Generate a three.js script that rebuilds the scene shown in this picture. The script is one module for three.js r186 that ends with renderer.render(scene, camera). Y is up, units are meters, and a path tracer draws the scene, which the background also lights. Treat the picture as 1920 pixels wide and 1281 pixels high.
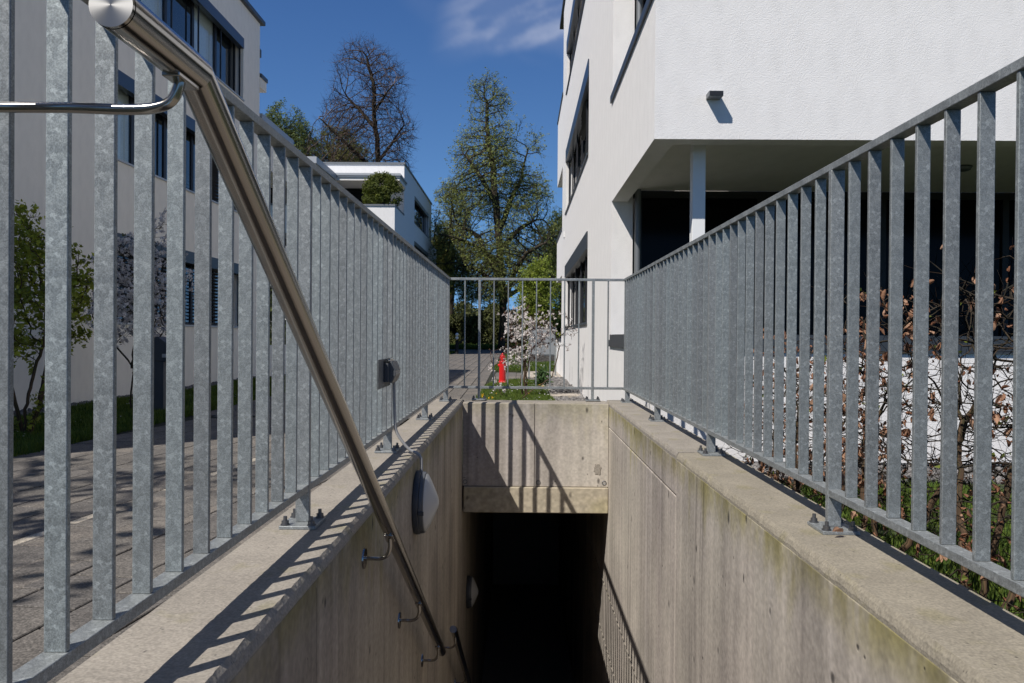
import * as THREE from 'three';
import { RoundedBoxGeometry } from 'three/addons/geometries/RoundedBoxGeometry.js';
import { mergeGeometries, mergeVertices, toCreasedNormals } from 'three/addons/utils/BufferGeometryUtils.js';

// ---------------------------------------------------------------- camera, sky, sun, exposure
const EYE = 1.12;                                   // eye height above the paved path (y = 0)
const RAD = Math.PI / 180;
const scene = new THREE.Scene();
const camera = new THREE.PerspectiveCamera(47.09, 1.5, 0.05, 1500);
camera.position.set(0, EYE, 0);
camera.rotation.order = 'YXZ';
camera.rotation.set(-0.37 * RAD, 0.604 * RAD, 0.45 * RAD);

const SUN = new THREE.Vector3(-0.95, 1.72, 1).normalize();
const sun = new THREE.DirectionalLight(new THREE.Color(1, 0.955, 0.895), 5.0);
sun.position.copy(SUN).multiplyScalar(60).add(new THREE.Vector3(0, 0, -12));
sun.target.position.set(0, 0, -12);
sun.castShadow = true; sun.shadow.mapSize.set(4096, 4096);
Object.assign(sun.shadow.camera, { left: -50, right: 50, top: 50, bottom: -50, near: 1, far: 200 });
sun.shadow.radius = 0.8;
scene.add(sun, sun.target);

// ---------------------------------------------------------------- random numbers and noise
function rng(seed) { let a = seed >>> 0; return () => { a = (a + 0x6d2b79f5) | 0; let t = Math.imul(a ^ (a >>> 15), 1 | a); t = (t + Math.imul(t ^ (t >>> 7), 61 | t)) ^ t; return ((t ^ (t >>> 14)) >>> 0) / 4294967296; }; }
const hash3 = (x, y, z) => { let h = Math.imul(x, 374761393) ^ Math.imul(y, 668265263) ^ Math.imul(z, 2147483647 ^ 0x5bd1e995); h = Math.imul(h ^ (h >>> 13), 1274126177); return ((h ^ (h >>> 16)) >>> 0) / 4294967296; };
const sm = (t) => t * t * (3 - 2 * t);
function noise2(x, y, px = 1 << 20, py = 1 << 20, s = 0) {     // value noise, repeats after px, py cells
  const x0 = Math.floor(x), y0 = Math.floor(y), u = sm(x - x0), v = sm(y - y0), w = (a, n) => ((a % n) + n) % n;
  const xa = w(x0, px), xb = w(x0 + 1, px), ya = w(y0, py), yb = w(y0 + 1, py);
  const a = hash3(xa, ya, s), b = hash3(xb, ya, s), c = hash3(xa, yb, s), d = hash3(xb, yb, s);
  return a + (b - a) * u + (c - a) * v + (a - b - c + d) * u * v;
}
function fbm(x, y, px, py, o, s) { let r = 0, a = 0.5, n = 0; for (let i = 0; i < o; i++) { r += a * noise2(x, y, px, py, s + i * 17); n += a; a *= 0.55; x *= 2; y *= 2; px *= 2; py *= 2; } return r / n; }
function noise3(x, y, z, s = 0) {
  const x0 = Math.floor(x), y0 = Math.floor(y), z0 = Math.floor(z), u = sm(x - x0), v = sm(y - y0), w = sm(z - z0), h = (i, j, k) => hash3(x0 + i + s * 131, y0 + j, z0 + k);
  const l = (a, b, t) => a + (b - a) * t;
  return l(l(l(h(0, 0, 0), h(1, 0, 0), u), l(h(0, 1, 0), h(1, 1, 0), u), v), l(l(h(0, 0, 1), h(1, 0, 1), u), l(h(0, 1, 1), h(1, 1, 1), u), v), w);
}
const clamp = (x, a = 0, b = 1) => Math.min(b, Math.max(a, x)), mixn = (a, b, t) => a + (b - a) * t, step = (a, b, x) => sm(clamp((x - a) / (b - a)));

// ---------------------------------------------------------------- sky: deep blue air with thin cirrus
{
  const W = 2048, H = 1024, data = new Float32Array(W * H * 4);
  for (let j = 0; j < H; j++) {
    const el = ((j + 0.5) / H - 0.5) * Math.PI, sy = Math.sin(el), cy = Math.cos(el), h = Math.max(sy, 0);
    for (let i = 0; i < W; i++) {
      const az = ((i + 0.5) / W - 0.5) * 2 * Math.PI, dx = Math.cos(az) * cy, dz = Math.sin(az) * cy, o = (j * W + i) * 4;
      const q0 = Math.hypot(h, 0.09), ex = (z, a, w) => z + a * Math.exp(-q0 / w);   // paler towards the horizon, deep overhead
      let r = ex(0.02, 0.25, 0.1875), g = ex(0.058, 0.51, 0.204), b = ex(0.165, 0.735, 0.277);
      const s = Math.max(0, dx * SUN.x + sy * SUN.y + dz * SUN.z), glow = 0.5 * Math.pow(s, 60) + 0.12 * Math.pow(s, 6);
      r += glow * 0.5; g += glow * 0.5; b += glow * 0.5;
      if (sy > 0.02) {                              // cirrus on a sheet high above
        const q = 1 / (sy + 0.12), x = dx * q, z = dz * q;
        const wx = x + 0.35 * fbm(x * 1.3 + 5, z * 1.3, 999, 999, 3, 5), wz = z + 0.35 * fbm(x * 1.3, z * 1.3 + 9, 999, 999, 3, 8);
        const u = wx * 0.82 + wz * 0.57, v = -wx * 0.57 + wz * 0.82;
        let c = step(0.5, 0.82, fbm(u * 1.6 + 3.1, v * 0.55 + 7.3, 999, 999, 6, 21)) * (0.55 + 0.45 * fbm(u * 9, v * 3, 999, 999, 4, 40));
        // the feathery bank above the trees between the two houses
        const a = Math.atan2(dx, -dz) / RAD, e = el / RAD, t = (a + 7.2) / 9, lo = 18.3 + 1.6 * Math.sin(clamp(t) * 1.9) - 0.9 * (fbm(a * 0.6, e * 0.3, 999, 999, 3, 62) - 0.5);
        const m = step(0, 0.55, t) * step(lo - 0.3, lo + 1.2, e) * (1 - step(lo + 5, lo + 10, e)) * (1 - step(14, 22, a));
        const p1 = a * 0.93 + e * 0.37, p2 = e * 0.93 - a * 0.37, f = fbm(p1 * 0.22 + 3 + 0.5 * noise2(p1 * 0.5, p2 * 0.5, 999, 999, 4), p2 * 0.95, 999, 999, 6, 77);
        c = Math.max(c * 0.55 * (1 - m), m * (0.3 + 1.05 * step(0.36, 0.7, f)));
        c *= 0.42 * step(0.02, 0.2, sy) + 0.05;
        r += (0.42 - r) * c; g += (0.47 - g) * c; b += (0.62 - b) * c;
      }
      data[o] = r; data[o + 1] = g; data[o + 2] = b; data[o + 3] = 1;
    }
  }
  const sky = new THREE.DataTexture(data, W, H, THREE.RGBAFormat, THREE.FloatType);
  sky.mapping = THREE.EquirectangularReflectionMapping; sky.magFilter = THREE.LinearFilter; sky.needsUpdate = true;
  scene.background = sky; scene.environment = sky;
}

// ---------------------------------------------------------------- textures
function tex(W, H, f, { srgb = true, repeat, clampS = false } = {}) {   // f(u, v) -> [r, g, b] or grey, 0..1, in the stored space
  const d = new Uint8Array(W * H * 4);
  for (let j = 0; j < H; j++) for (let i = 0; i < W; i++) {
    const c = f((i + 0.5) / W, (j + 0.5) / H), o = (j * W + i) * 4;
    for (let k = 0; k < 3; k++) d[o + k] = 255 * clamp(Array.isArray(c) ? c[k] : c);
    d[o + 3] = 255;
  }
  const t = new THREE.DataTexture(d, W, H);
  t.magFilter = THREE.LinearFilter; t.minFilter = THREE.LinearMipmapLinearFilter; t.generateMipmaps = true;
  t.wrapS = t.wrapT = clampS ? THREE.MirroredRepeatWrapping : THREE.RepeatWrapping;
  if (srgb) t.colorSpace = THREE.SRGBColorSpace;
  if (repeat) t.repeat.set(...repeat);
  t.needsUpdate = true;
  return t;
}
const rep = (t, x, y, ox = 0, oy = 0) => { const c = t.clone(); c.repeat.set(x, y); c.offset.set(ox, oy); c.needsUpdate = true; return c; };

// board-cast concrete with runs, algae below the coping, pores. u: 7.68 m along, v: 3.84 m down from the top (v = 1 top)
function pores(n, seed, W, H, rmax) {
  const m = new Float32Array(W * H), R = rng(seed);
  for (let k = 0; k < n; k++) {
    const x = R() * W, y = R() * H, r = 0.8 + rmax * Math.pow(R(), 4), e = 0.6 + R() * 1.6;
    for (let j = Math.floor(-r * e - 1); j <= r * e + 1; j++) for (let i = Math.floor(-r - 1); i <= r + 1; i++) {
      const q = Math.hypot(i / r, j / (r * e)), a = clamp(1.4 - q * 1.2), X = ((Math.floor(x) + i) % W + W) % W, Y = Math.floor(y) + j;
      if (Y >= 0 && Y < H) m[Y * W + X] = Math.max(m[Y * W + X], a);
    }
  }
  return m;
}
const WW = 2048, WH = 1024, wallPores = pores(520, 11, WW, WH, 3.2);
const streak = (u, v, s) => fbm(u * 150 + 1.2 * noise2(u * 40, v * 7, 40, 7, s), v * 2.2, 150, 999, 4, s + 3);
const wallColor = (algae, warm, W = WW, H = WH) => tex(W, H, (u, v) => {
  const depth = (1 - v) * 3.84, a = streak(u, v, 1), b = fbm(u * 46, v * 1.4, 46, 999, 4, 31), c = fbm(u * 14, v * 8, 14, 999, 5, 52), d = fbm(u * 640, v * 320, 640, 999, 2, 71);
  let t = 0.60 + 0.13 * (a - 0.5) + 0.15 * (b - 0.5) + 0.20 * (c - 0.5) + 0.12 * (d - 0.5);
  let r = t * 1.0, g = t * 0.972, bl = t * 0.925;
  const board = step(0.5, 0.66, noise2(u * 40, 0.5, 40, 1, 90)) * 0.02 + 0.10 * (fbm(u * 10, v * 5, 10, 999, 4, 88) - 0.5); r -= board * 0.7; g -= board * 0.8; bl -= board * 0.6;
  // algae and dirt that run down from the coping, patchy and grainy
  const reach = 0.16 + 0.55 * Math.pow(fbm(u * 58, 0.5, 58, 4, 3, 101), 6.2) * 2.2, al = algae * step(reach, 0.0, depth) * (0.25 + 0.75 * step(0.25, 0.7, fbm(u * 110, v * 26, 110, 999, 4, 120)));
  r = mixn(r, r * 0.78, al); g = mixn(g, g * 0.77, al); bl = mixn(bl, bl * 0.52, al);
  const dark = step(0.62, 0.84, fbm(u * 96 + 0.4 * noise2(u * 30, v * 9, 30, 9, 7), v * 1.6, 96, 999, 3, 140)) * (0.3 + 0.7 * fbm(u * 60, v * 12, 60, 999, 3, 150)); r *= 1 - 0.24 * dark; g *= 1 - 0.245 * dark; bl *= 1 - 0.24 * dark;
  const pale = step(0.66, 0.85, fbm(u * 70, v * 1.1, 70, 999, 3, 170)); r += 0.05 * pale; g += 0.05 * pale; bl += 0.055 * pale;
  const p = wallPores[Math.min(WH - 1, Math.floor(v * WH)) * WW + Math.floor(u * WW)]; r *= 1 - 0.5 * p; g *= 1 - 0.5 * p; bl *= 1 - 0.5 * p;
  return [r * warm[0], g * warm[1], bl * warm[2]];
}, { clampS: true });
const wallBump = tex(WW, WH, (u, v) => 0.62 + 0.12 * (streak(u, v, 1) - 0.5) + 0.18 * (fbm(u * 520, v * 260, 520, 999, 3, 9) - 0.5) + 0.1 * noise2(u * 64, 0.5, 64, 1, 90) - 0.55 * wallPores[Math.min(WH - 1, Math.floor(v * WH)) * WW + Math.floor(u * WW)], { srgb: false, clampS: true });
const topPores = pores(260, 5, 1024, 512, 1.6);
const copingMap = (warm) => tex(1024, 512, (u, v) => {                      // 1.28 m x 0.64 m
  const a = fbm(u * 8, v * 4, 8, 4, 5, 201), b = fbm(u * 340, v * 170, 340, 170, 2, 211), c = step(0.55, 0.8, fbm(u * 16, v * 8, 16, 8, 4, 221));
  let t = 0.63 + 0.14 * (a - 0.5) + 0.17 * (b - 0.5) - 0.03 * c - 0.25 * topPores[Math.floor(v * 512) * 1024 + Math.floor(u * 1024)];
  return [t * warm[0], t * warm[1] * 0.965, t * warm[2] * (0.905 - 0.06 * c)];
});
const grain = tex(512, 512, (u, v) => 0.5 + 0.6 * (fbm(u * 170, v * 170, 170, 170, 2, 231) - 0.5), { srgb: false });
// hot-dip zinc: crystals of slightly different greys
const zinc = (() => {
  const S = 512, N = 26, f = [], R = rng(77); for (let j = 0; j < N; j++) for (let i = 0; i < N; i++) f.push([(i + R()) / N, (j + R()) / N, R(), R() * 6.28]);
  return (u, v) => {
    const wu = u + 0.034 * (fbm(u * 40, v * 40, 40, 40, 2, 250) - 0.5), wv = v + 0.034 * (fbm(u * 40, v * 40, 40, 40, 2, 260) - 0.5), ci = Math.floor(wu * N), cj = Math.floor(wv * N);
    let best = 9, id = 0.5, an = 0;
    for (let j = -1; j <= 1; j++) for (let i = -1; i <= 1; i++) {
      const p = f[(((cj + j) % N + N) % N) * N + ((ci + i) % N + N) % N]; let dx = wu - p[0], dy = wv - p[1]; dx -= Math.round(dx); dy -= Math.round(dy);
      const q = dx * dx + dy * dy; if (q < best) { best = q; id = p[2]; an = p[3]; }
    }
    const fern = 0.5 + 0.5 * Math.sin((u * Math.cos(an) + v * Math.sin(an)) * 900);
    return { id, fern, haze: fbm(u * 5, v * 5, 5, 5, 4, 270), fine: fbm(u * 120, v * 120, 120, 120, 2, 280) };
  };
})();
const zincMap = tex(512, 512, (u, v) => { const z = zinc(u, v), t = 0.60 + 0.085 * (z.id - 0.5) * (0.3 + z.id) + 0.02 * (z.fern - 0.5) * z.id + 0.11 * (z.haze - 0.5) + 0.22 * (z.fine - 0.5) + 0.05 * step(0.9, 1, z.id); return [t * 0.97, t * 0.99, t * 0.995]; });
const zincRough = tex(512, 512, (u, v) => { const z = zinc(u, v); return 0.52 + 0.08 * (z.id - 0.5) + 0.1 * (z.haze - 0.5); }, { srgb: false });
// render (plaster) with a scratched float finish; 0.5 m tile
const plasterBump = tex(512, 512, (u, v) => { const x = u * 46 + v * 20, y = v * 70 - u * 24; return clamp(0.5 + 0.9 * (fbm(u * 78 + v * 13, v * 91 - u * 26, 182, 182, 2, 300) - 0.5) + 0.6 * (fbm(u * 150, v * 150, 150, 150, 2, 310) - 0.5)); }, { srgb: false });
const plasterMap = tex(512, 512, (u, v) => { const t = 0.93 + 0.045 * (fbm(u * 5, v * 3, 5, 3, 4, 320) - 0.5) + 0.02 * (fbm(u * 90, v * 90, 90, 90, 2, 330) - 0.5); return [t, t * 0.992, t * 0.984]; });
const paverMap = tex(512, 512, (u, v) => { const a = fbm(u * 150, v * 150, 150, 150, 2, 350), b = fbm(u * 8, v * 8, 8, 8, 4, 360), c = noise2(u * 250, v * 250, 250, 250, 370); const t = 0.50 + 0.35 * (a - 0.5) + 0.16 * (b - 0.5) + 0.28 * step(0.86, 1, c); return [t, t * 0.955, t * 0.9]; });
const steelRough = tex(64, 512, (u, v) => 0.30 + 0.16 * (fbm(u * 2, v * 256, 2, 256, 2, 380) - 0.5), { srgb: false });
const barkMap = tex(256, 512, (u, v) => { const t = 0.45 + 0.6 * (fbm(u * 26, v * 8, 26, 8, 4, 400) - 0.5), m = step(0.5, 0.75, fbm(u * 9, v * 9, 9, 9, 4, 410)); return [t * mixn(0.62, 0.52, m), t * mixn(0.54, 0.55, m), t * mixn(0.45, 0.34, m)]; });
const soilMap = tex(512, 512, (u, v) => { const t = 0.3 + 0.35 * (fbm(u * 60, v * 60, 60, 60, 4, 430) - 0.5), m = fbm(u * 7, v * 7, 7, 7, 4, 440); return [t * mixn(0.8, 0.62, m), t * mixn(0.78, 0.8, m), t * 0.42]; });
const stoneMap = tex(256, 256, (u, v) => { const t = 0.5 + 0.5 * (fbm(u * 30, v * 30, 30, 30, 4, 450) - 0.5); return [t, t * 0.98, t * 0.96]; });

// ---------------------------------------------------------------- materials
const std = (o) => new THREE.MeshStandardMaterial({ roughness: 0.9, metalness: 0, ...o });
const lin = (r, g, b) => new THREE.Color().setRGB(r, g, b);
const M = {
  zinc: std({ map: zincMap, roughnessMap: zincRough, roughness: 1, metalness: 0.42, color: lin(0.89, 0.9, 0.89), bumpMap: grain, bumpScale: 0.0002 }),
  zincDark: std({ map: zincMap, roughness: 0.6, metalness: 0.5, color: lin(0.5, 0.5, 0.5) }),
  steel: new THREE.MeshPhysicalMaterial({ color: lin(0.37, 0.35, 0.325), metalness: 1, roughness: 0.62, roughnessMap: steelRough, anisotropy: 0.25 }),
  steelCap: new THREE.MeshPhysicalMaterial({ color: lin(0.27, 0.268, 0.265), metalness: 1, roughness: 0.45, anisotropy: 0.6 }),
  bolt: std({ color: lin(0.16, 0.16, 0.165), metalness: 0.8, roughness: 0.45 }),
  wallR: std({ map: wallColor(1, [1.09, 1.065, 1.04]), bumpMap: wallBump, bumpScale: 0.005, roughness: 0.92 }),
  wallEnd: std({ map: wallColor(0.3, [1.16, 1.14, 1.12], 1024, 512), bumpMap: wallBump, bumpScale: 0.004, roughness: 0.92 }),
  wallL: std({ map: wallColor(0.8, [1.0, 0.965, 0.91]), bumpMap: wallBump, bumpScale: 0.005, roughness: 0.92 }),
  coping: std({ map: copingMap([0.89, 0.875, 0.86]), bumpMap: grain, bumpScale: 0.0015, roughness: 0.95 }),
  lintel: std({ map: copingMap([1.06, 1.03, 0.96]), bumpMap: grain, bumpScale: 0.002, roughness: 0.95 }),
  copingMoss: std({ map: copingMap([0.865, 0.845, 0.795]), bumpMap: grain, bumpScale: 0.0015, roughness: 0.95 }),
  tunnel: std({ color: lin(0.33, 0.31, 0.28), roughness: 0.95 }),
  plaster: std({ map: plasterMap, bumpMap: plasterBump, bumpScale: 0.0022, roughness: 0.95, color: lin(0.96, 0.955, 0.95) }),
  plasterFar: std({ map: plasterMap, roughness: 0.95, color: lin(0.96, 0.955, 0.95) }),
  plasterLeft: std({ map: plasterMap, roughness: 0.95, color: lin(0.97, 0.935, 0.845) }),
  interior: std({ color: lin(0.55, 0.53, 0.5), roughness: 0.95 }),
  soffit: std({ map: plasterMap, roughness: 0.95, color: lin(0.94, 0.92, 0.9) }),
  alu: std({ color: lin(0.052, 0.06, 0.07), roughness: 0.42, metalness: 0.3 }),
  aluBlue: std({ color: lin(0.035, 0.05, 0.075), roughness: 0.3, metalness: 0.3 }),
  aluGrey: std({ color: lin(0.2, 0.21, 0.22), roughness: 0.5, metalness: 0.5 }),
  aluLight: std({ color: lin(0.42, 0.43, 0.44), roughness: 0.5, metalness: 0.4 }),
  frame: std({ color: lin(0.018, 0.019, 0.023), roughness: 0.5, metalness: 0.1 }),
  glass: new THREE.MeshPhysicalMaterial({ color: lin(0.012, 0.015, 0.018), roughness: 0.03, metalness: 0, ior: 2.0 }),
  paneClear: new THREE.MeshPhysicalMaterial({ color: lin(0.9, 0.93, 0.92), roughness: 0.02, transmission: 1, thickness: 0, ior: 1.7 }),
  rollerBlind: std({ color: lin(0.62, 0.64, 0.62), roughness: 0.9 }),
  glassDark: new THREE.MeshPhysicalMaterial({ color: lin(0.004, 0.004, 0.005), roughness: 0.12, metalness: 0, ior: 1.3, specularIntensity: 0.4 }),
  dark: std({ color: lin(0.01, 0.01, 0.011), roughness: 0.8 }),
  blind: std({ color: lin(0.035, 0.035, 0.035), roughness: 0.7, metalness: 0.1 }),
  white: std({ color: lin(0.8, 0.8, 0.79), roughness: 0.6 }),
  plastic: std({ color: lin(0.055, 0.06, 0.068), roughness: 0.5 }),
  plasticLid: std({ color: lin(0.085, 0.092, 0.1), roughness: 0.4 }),
  opal: std({ color: lin(0.5, 0.5, 0.48), roughness: 0.35 }),
  cable: std({ color: lin(0.3, 0.3, 0.3), roughness: 0.5 }),
  red: new THREE.MeshPhysicalMaterial({ color: lin(0.62, 0.012, 0.012), roughness: 0.38, clearcoat: 0.4 }),
  paverA: std({ map: paverMap, color: lin(0.58, 0.575, 0.57), roughness: 0.95, bumpMap: grain, bumpScale: 0.003 }),
  paverB: std({ map: paverMap, color: lin(0.68, 0.66, 0.64), roughness: 0.95, bumpMap: grain, bumpScale: 0.003 }),
  paverC: std({ map: paverMap, color: lin(0.50, 0.50, 0.51), roughness: 0.95, bumpMap: grain, bumpScale: 0.003 }),
  paverLight: std({ map: paverMap, color: lin(1.7, 1.65, 1.5), roughness: 0.95 }),
  bed: std({ map: soilMap, color: lin(0.3, 0.29, 0.28), roughness: 1 }),
  soil: std({ map: soilMap, color: lin(0.75, 0.85, 0.6), roughness: 1 }),
  slab: std({ map: paverMap, color: lin(1.75, 1.7, 1.62), roughness: 0.95 }),
  stoneA: std({ map: stoneMap, color: lin(0.75, 0.75, 0.77), roughness: 0.9 }),
  stoneB: std({ map: stoneMap, color: lin(0.45, 0.43, 0.42), roughness: 0.9 }),
  bark: std({ map: barkMap, roughness: 0.95, color: lin(0.75, 0.72, 0.66) }),
  barkDark: std({ map: barkMap, roughness: 0.95, color: lin(0.5, 0.46, 0.4) }),
  barkTwig: std({ color: lin(0.125, 0.088, 0.068), roughness: 0.9 }),
  barkRed: std({ color: lin(0.09, 0.042, 0.032), roughness: 0.85 }),
  barkTan: std({ map: barkMap, color: lin(1.05, 0.8, 0.58), roughness: 0.9 }),
  grass: new THREE.MeshPhysicalMaterial({ color: lin(0.085, 0.145, 0.022), roughness: 0.85, side: THREE.DoubleSide, transmission: 0.3, thickness: 0, specularIntensity: 0.4 }),
  leaf: new THREE.MeshPhysicalMaterial({ color: lin(1, 1, 1), roughness: 0.8, side: THREE.DoubleSide, transmission: 0.4, thickness: 0, specularIntensity: 0.5 }),
  dryLeaf: new THREE.MeshPhysicalMaterial({ color: lin(0.30, 0.155, 0.09), roughness: 0.75, side: THREE.DoubleSide, transmission: 0.3, thickness: 0, specularIntensity: 0.4 }),
  dryLeafB: new THREE.MeshPhysicalMaterial({ color: lin(0.42, 0.25, 0.16), roughness: 0.75, side: THREE.DoubleSide, transmission: 0.3, thickness: 0, specularIntensity: 0.4 }),
  petal: new THREE.MeshPhysicalMaterial({ color: lin(0.82, 0.8, 0.78), roughness: 0.8, side: THREE.DoubleSide, transmission: 0.35, thickness: 0 }),
  yellow: std({ color: lin(0.8, 0.5, 0.02), roughness: 0.7, side: THREE.DoubleSide }),
};

M.zincBars = [0.86, 0.94, 1.0, 1.07].map((k, i) => { const m = M.zinc.clone(); m.color.multiplyScalar(k); m.color.r *= 1 - 0.012 * i; return m; });

// ---------------------------------------------------------------- object helpers
const used = new Map();
function numbered(name) { const n = used.get(name) ?? 0; used.set(name, n + 1); return n ? name + '_' + String(n).padStart(3, '0') : name; }
function shade(o) { o.castShadow = o.receiveShadow = true; return o; }
function thing(name, label, category, group) {
  const o = new THREE.Group(); o.name = numbered(name); o.userData = { label, category }; if (group) o.userData.group = group; scene.add(o); return o;
}
function solo(name, geo, m, label, category, group) { const o = shade(new THREE.Mesh(geo, m)); o.name = numbered(name); o.userData = { label, category }; if (group) o.userData.group = group; scene.add(o); return o; }
function struct(name, geo, m) { const o = geo ? shade(new THREE.Mesh(geo, m)) : new THREE.Group(); o.name = numbered(name); o.userData = { kind: 'structure' }; scene.add(o); return o; }
function part(name, geo, m, parent, label) { const o = shade(new THREE.Mesh(geo, m)); o.name = name; if (label) o.userData.label = label; parent.add(o); return o; }
function grp(name, parent, label) { const o = new THREE.Group(); o.name = name; if (label) o.userData.label = label; parent.add(o); return o; }
function stuff(name, geo, m, mats, parent, colors) {
  const o = shade(new THREE.InstancedMesh(geo, m, mats.length)); o.name = parent ? name : numbered(name); o.userData.kind = 'stuff';
  mats.forEach((t, i) => o.setMatrixAt(i, t)); if (colors) colors.forEach((c, i) => o.setColorAt(i, c));
  (parent ?? scene).add(o); return o;
}
function renumber(o) { const seen = new Map(); o.children.forEach((c) => { const n = seen.get(c.name) ?? 0; seen.set(c.name, n + 1); if (n) c.name += '_' + String(n).padStart(3, '0'); renumber(c); }); }

// ---------------------------------------------------------------- geometry helpers; X right, Y above the eye, D metres ahead
const P = (X, Y, D) => new THREE.Vector3(X, Y + EYE, -D);
function uvMetres(g, ou = 0, ov = 0) {              // planar uv in metres by the way a face points
  if (g.index) g = g.toNonIndexed();
  const p = g.attributes.position, n = p.count, uv = new Float32Array(n * 2), a = new THREE.Vector3(), b = new THREE.Vector3(), c = new THREE.Vector3();
  for (let i = 0; i < n; i += 3) {
    a.fromBufferAttribute(p, i); b.fromBufferAttribute(p, i + 1); c.fromBufferAttribute(p, i + 2);
    const f = b.clone().sub(a).cross(c.clone().sub(a)), x = Math.abs(f.x), y = Math.abs(f.y), z = Math.abs(f.z);
    [a, b, c].forEach((v, k) => { const q = x >= y && x >= z ? [-v.z, v.y] : y >= z ? [v.x, -v.z] : [v.x, v.y]; uv[(i + k) * 2] = q[0] + ou; uv[(i + k) * 2 + 1] = q[1] + ov; });
  }
  g.setAttribute('uv', new THREE.BufferAttribute(uv, 2)); return g;
}
function boxG(X0, X1, Y0, Y1, D0, D1, r = 0, ou = 0, ov = 0) {
  const w = Math.abs(X1 - X0), h = Math.abs(Y1 - Y0), d = Math.abs(D1 - D0);
  const g = r ? new RoundedBoxGeometry(w, h, d, 2, r) : new THREE.BoxGeometry(w, h, d);
  g.translate((X0 + X1) / 2, (Y0 + Y1) / 2 + EYE, -(D0 + D1) / 2);
  return uvMetres(g, ou, ov);
}
const scaleUV = (g, s, t = s) => { const uv = g.attributes.uv; for (let i = 0; i < uv.count; i++) uv.setXY(i, uv.getX(i) * s, uv.getY(i) * t); return g; };
const merge = (l) => { const k = l.map((g) => { const q = g.index ? g.toNonIndexed() : g; for (const n of Object.keys(q.attributes)) if (!['position', 'normal', 'uv'].includes(n)) q.deleteAttribute(n); return q; }); return mergeGeometries(k); };
const M2 = (g) => scaleUV(g, 2);                     // for the 0.5 m render tile
function tubeG(pts, r, sides = 12, segs = 0, closed = false) {           // smooth tube through points
  const c = new THREE.CatmullRomCurve3(pts, false, 'centripetal'); return new THREE.TubeGeometry(c, segs || pts.length * 6, r, sides, closed);
}
function mitred(pts, r, sides = 40) {                // straight tubes with mitred knees; uv u round, v along in metres
  const pos = [], nor = [], uv = []; let along = 0;
  for (let i = 0; i + 1 < pts.length; i++) {
    const a = pts[i], b = pts[i + 1], t = b.clone().sub(a).normalize(), s = new THREE.Vector3(0, 1, 0).cross(t).normalize(), u = t.clone().cross(s).normalize(), L = a.distanceTo(b);
    const cut = (j, p) => { if (j === 0 || j === pts.length - 1) return t; return pts[j].clone().sub(pts[j - 1]).normalize().add(pts[j + 1].clone().sub(pts[j]).normalize()).normalize(); };
    const na = cut(i, a), nb = cut(i + 1, b), ring = (p, n, k) => { const q = k / sides * 2 * Math.PI, o = s.clone().multiplyScalar(Math.cos(q)).add(u.clone().multiplyScalar(Math.sin(q))), w = o.clone().multiplyScalar(r); const h = -w.dot(n) / t.dot(n); return [p.clone().add(w).add(t.clone().multiplyScalar(h)), o]; };
    for (let k = 0; k < sides; k++) {
      const A = ring(a, na, k), B = ring(a, na, k + 1), C = ring(b, nb, k + 1), D = ring(b, nb, k);
      for (const [q, ku, kv] of [[A, k, 0], [B, k + 1, 0], [C, k + 1, 1], [A, k, 0], [C, k + 1, 1], [D, k, 1]]) { pos.push(...q[0].toArray()); nor.push(...q[1].toArray()); uv.push(along + kv * L, ku / sides); }
    }
    along += L;
  }
  const g = new THREE.BufferGeometry();
  g.setAttribute('position', new THREE.Float32BufferAttribute(pos, 3)); g.setAttribute('normal', new THREE.Float32BufferAttribute(nor, 3)); g.setAttribute('uv', new THREE.Float32BufferAttribute(uv, 2));
  return g;
}
function discG(p, n, r, sides = 40) {                // round face with uv turning round its centre
  const g = new THREE.RingGeometry(0.0004, r, sides, 2), q = g.attributes.position, uv = g.attributes.uv;
  for (let i = 0; i < q.count; i++) uv.setXY(i, Math.atan2(q.getY(i), q.getX(i)) / 6.2832 * 4 + 3, Math.hypot(q.getX(i), q.getY(i)) / r);
  g.applyQuaternion(new THREE.Quaternion().setFromUnitVectors(new THREE.Vector3(0, 0, 1), n)); g.translate(p.x, p.y, p.z); return g.toNonIndexed();
}
function cylG(a, b, r0, r1, sides = 10) {
  const d = b.clone().sub(a), g = new THREE.CylinderGeometry(r1, r0, d.length(), sides);
  g.applyQuaternion(new THREE.Quaternion().setFromUnitVectors(new THREE.Vector3(0, 1, 0), d.clone().normalize())); g.translate((a.x + b.x) / 2, (a.y + b.y) / 2, (a.z + b.z) / 2); return g;
}
// a wall plate in the plane X = const with openings cut out; holes: [D0, D1, Y0, Y1]
function plateX(X0, X1, D0, D1, Y0, Y1, holes = []) {
  const s = new THREE.Shape([[D0, Y0], [D1, Y0], [D1, Y1], [D0, Y1]].map((p) => new THREE.Vector2(...p)));
  for (const [a, b, c, d] of holes) s.holes.push(new THREE.Path([[a, c], [a, d], [b, d], [b, c]].map((p) => new THREE.Vector2(...p))));
  const g = new THREE.ExtrudeGeometry(s, { depth: Math.abs(X1 - X0), bevelEnabled: false });
  g.rotateY(Math.PI / 2); g.translate(Math.min(X0, X1), EYE, 0);       // shape x -> -z
  return uvMetres(g);
}
function plateD(D0, D1, X0, X1, Y0, Y1, holes = []) {
  const s = new THREE.Shape([[X0, Y0], [X1, Y0], [X1, Y1], [X0, Y1]].map((p) => new THREE.Vector2(...p)));
  for (const [a, b, c, d] of holes) s.holes.push(new THREE.Path([[a, c], [a, d], [b, d], [b, c]].map((p) => new THREE.Vector2(...p))));
  const g = new THREE.ExtrudeGeometry(s, { depth: D1 - D0, bevelEnabled: false }); g.translate(0, EYE, -D1);
  return uvMetres(g);
}

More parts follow.
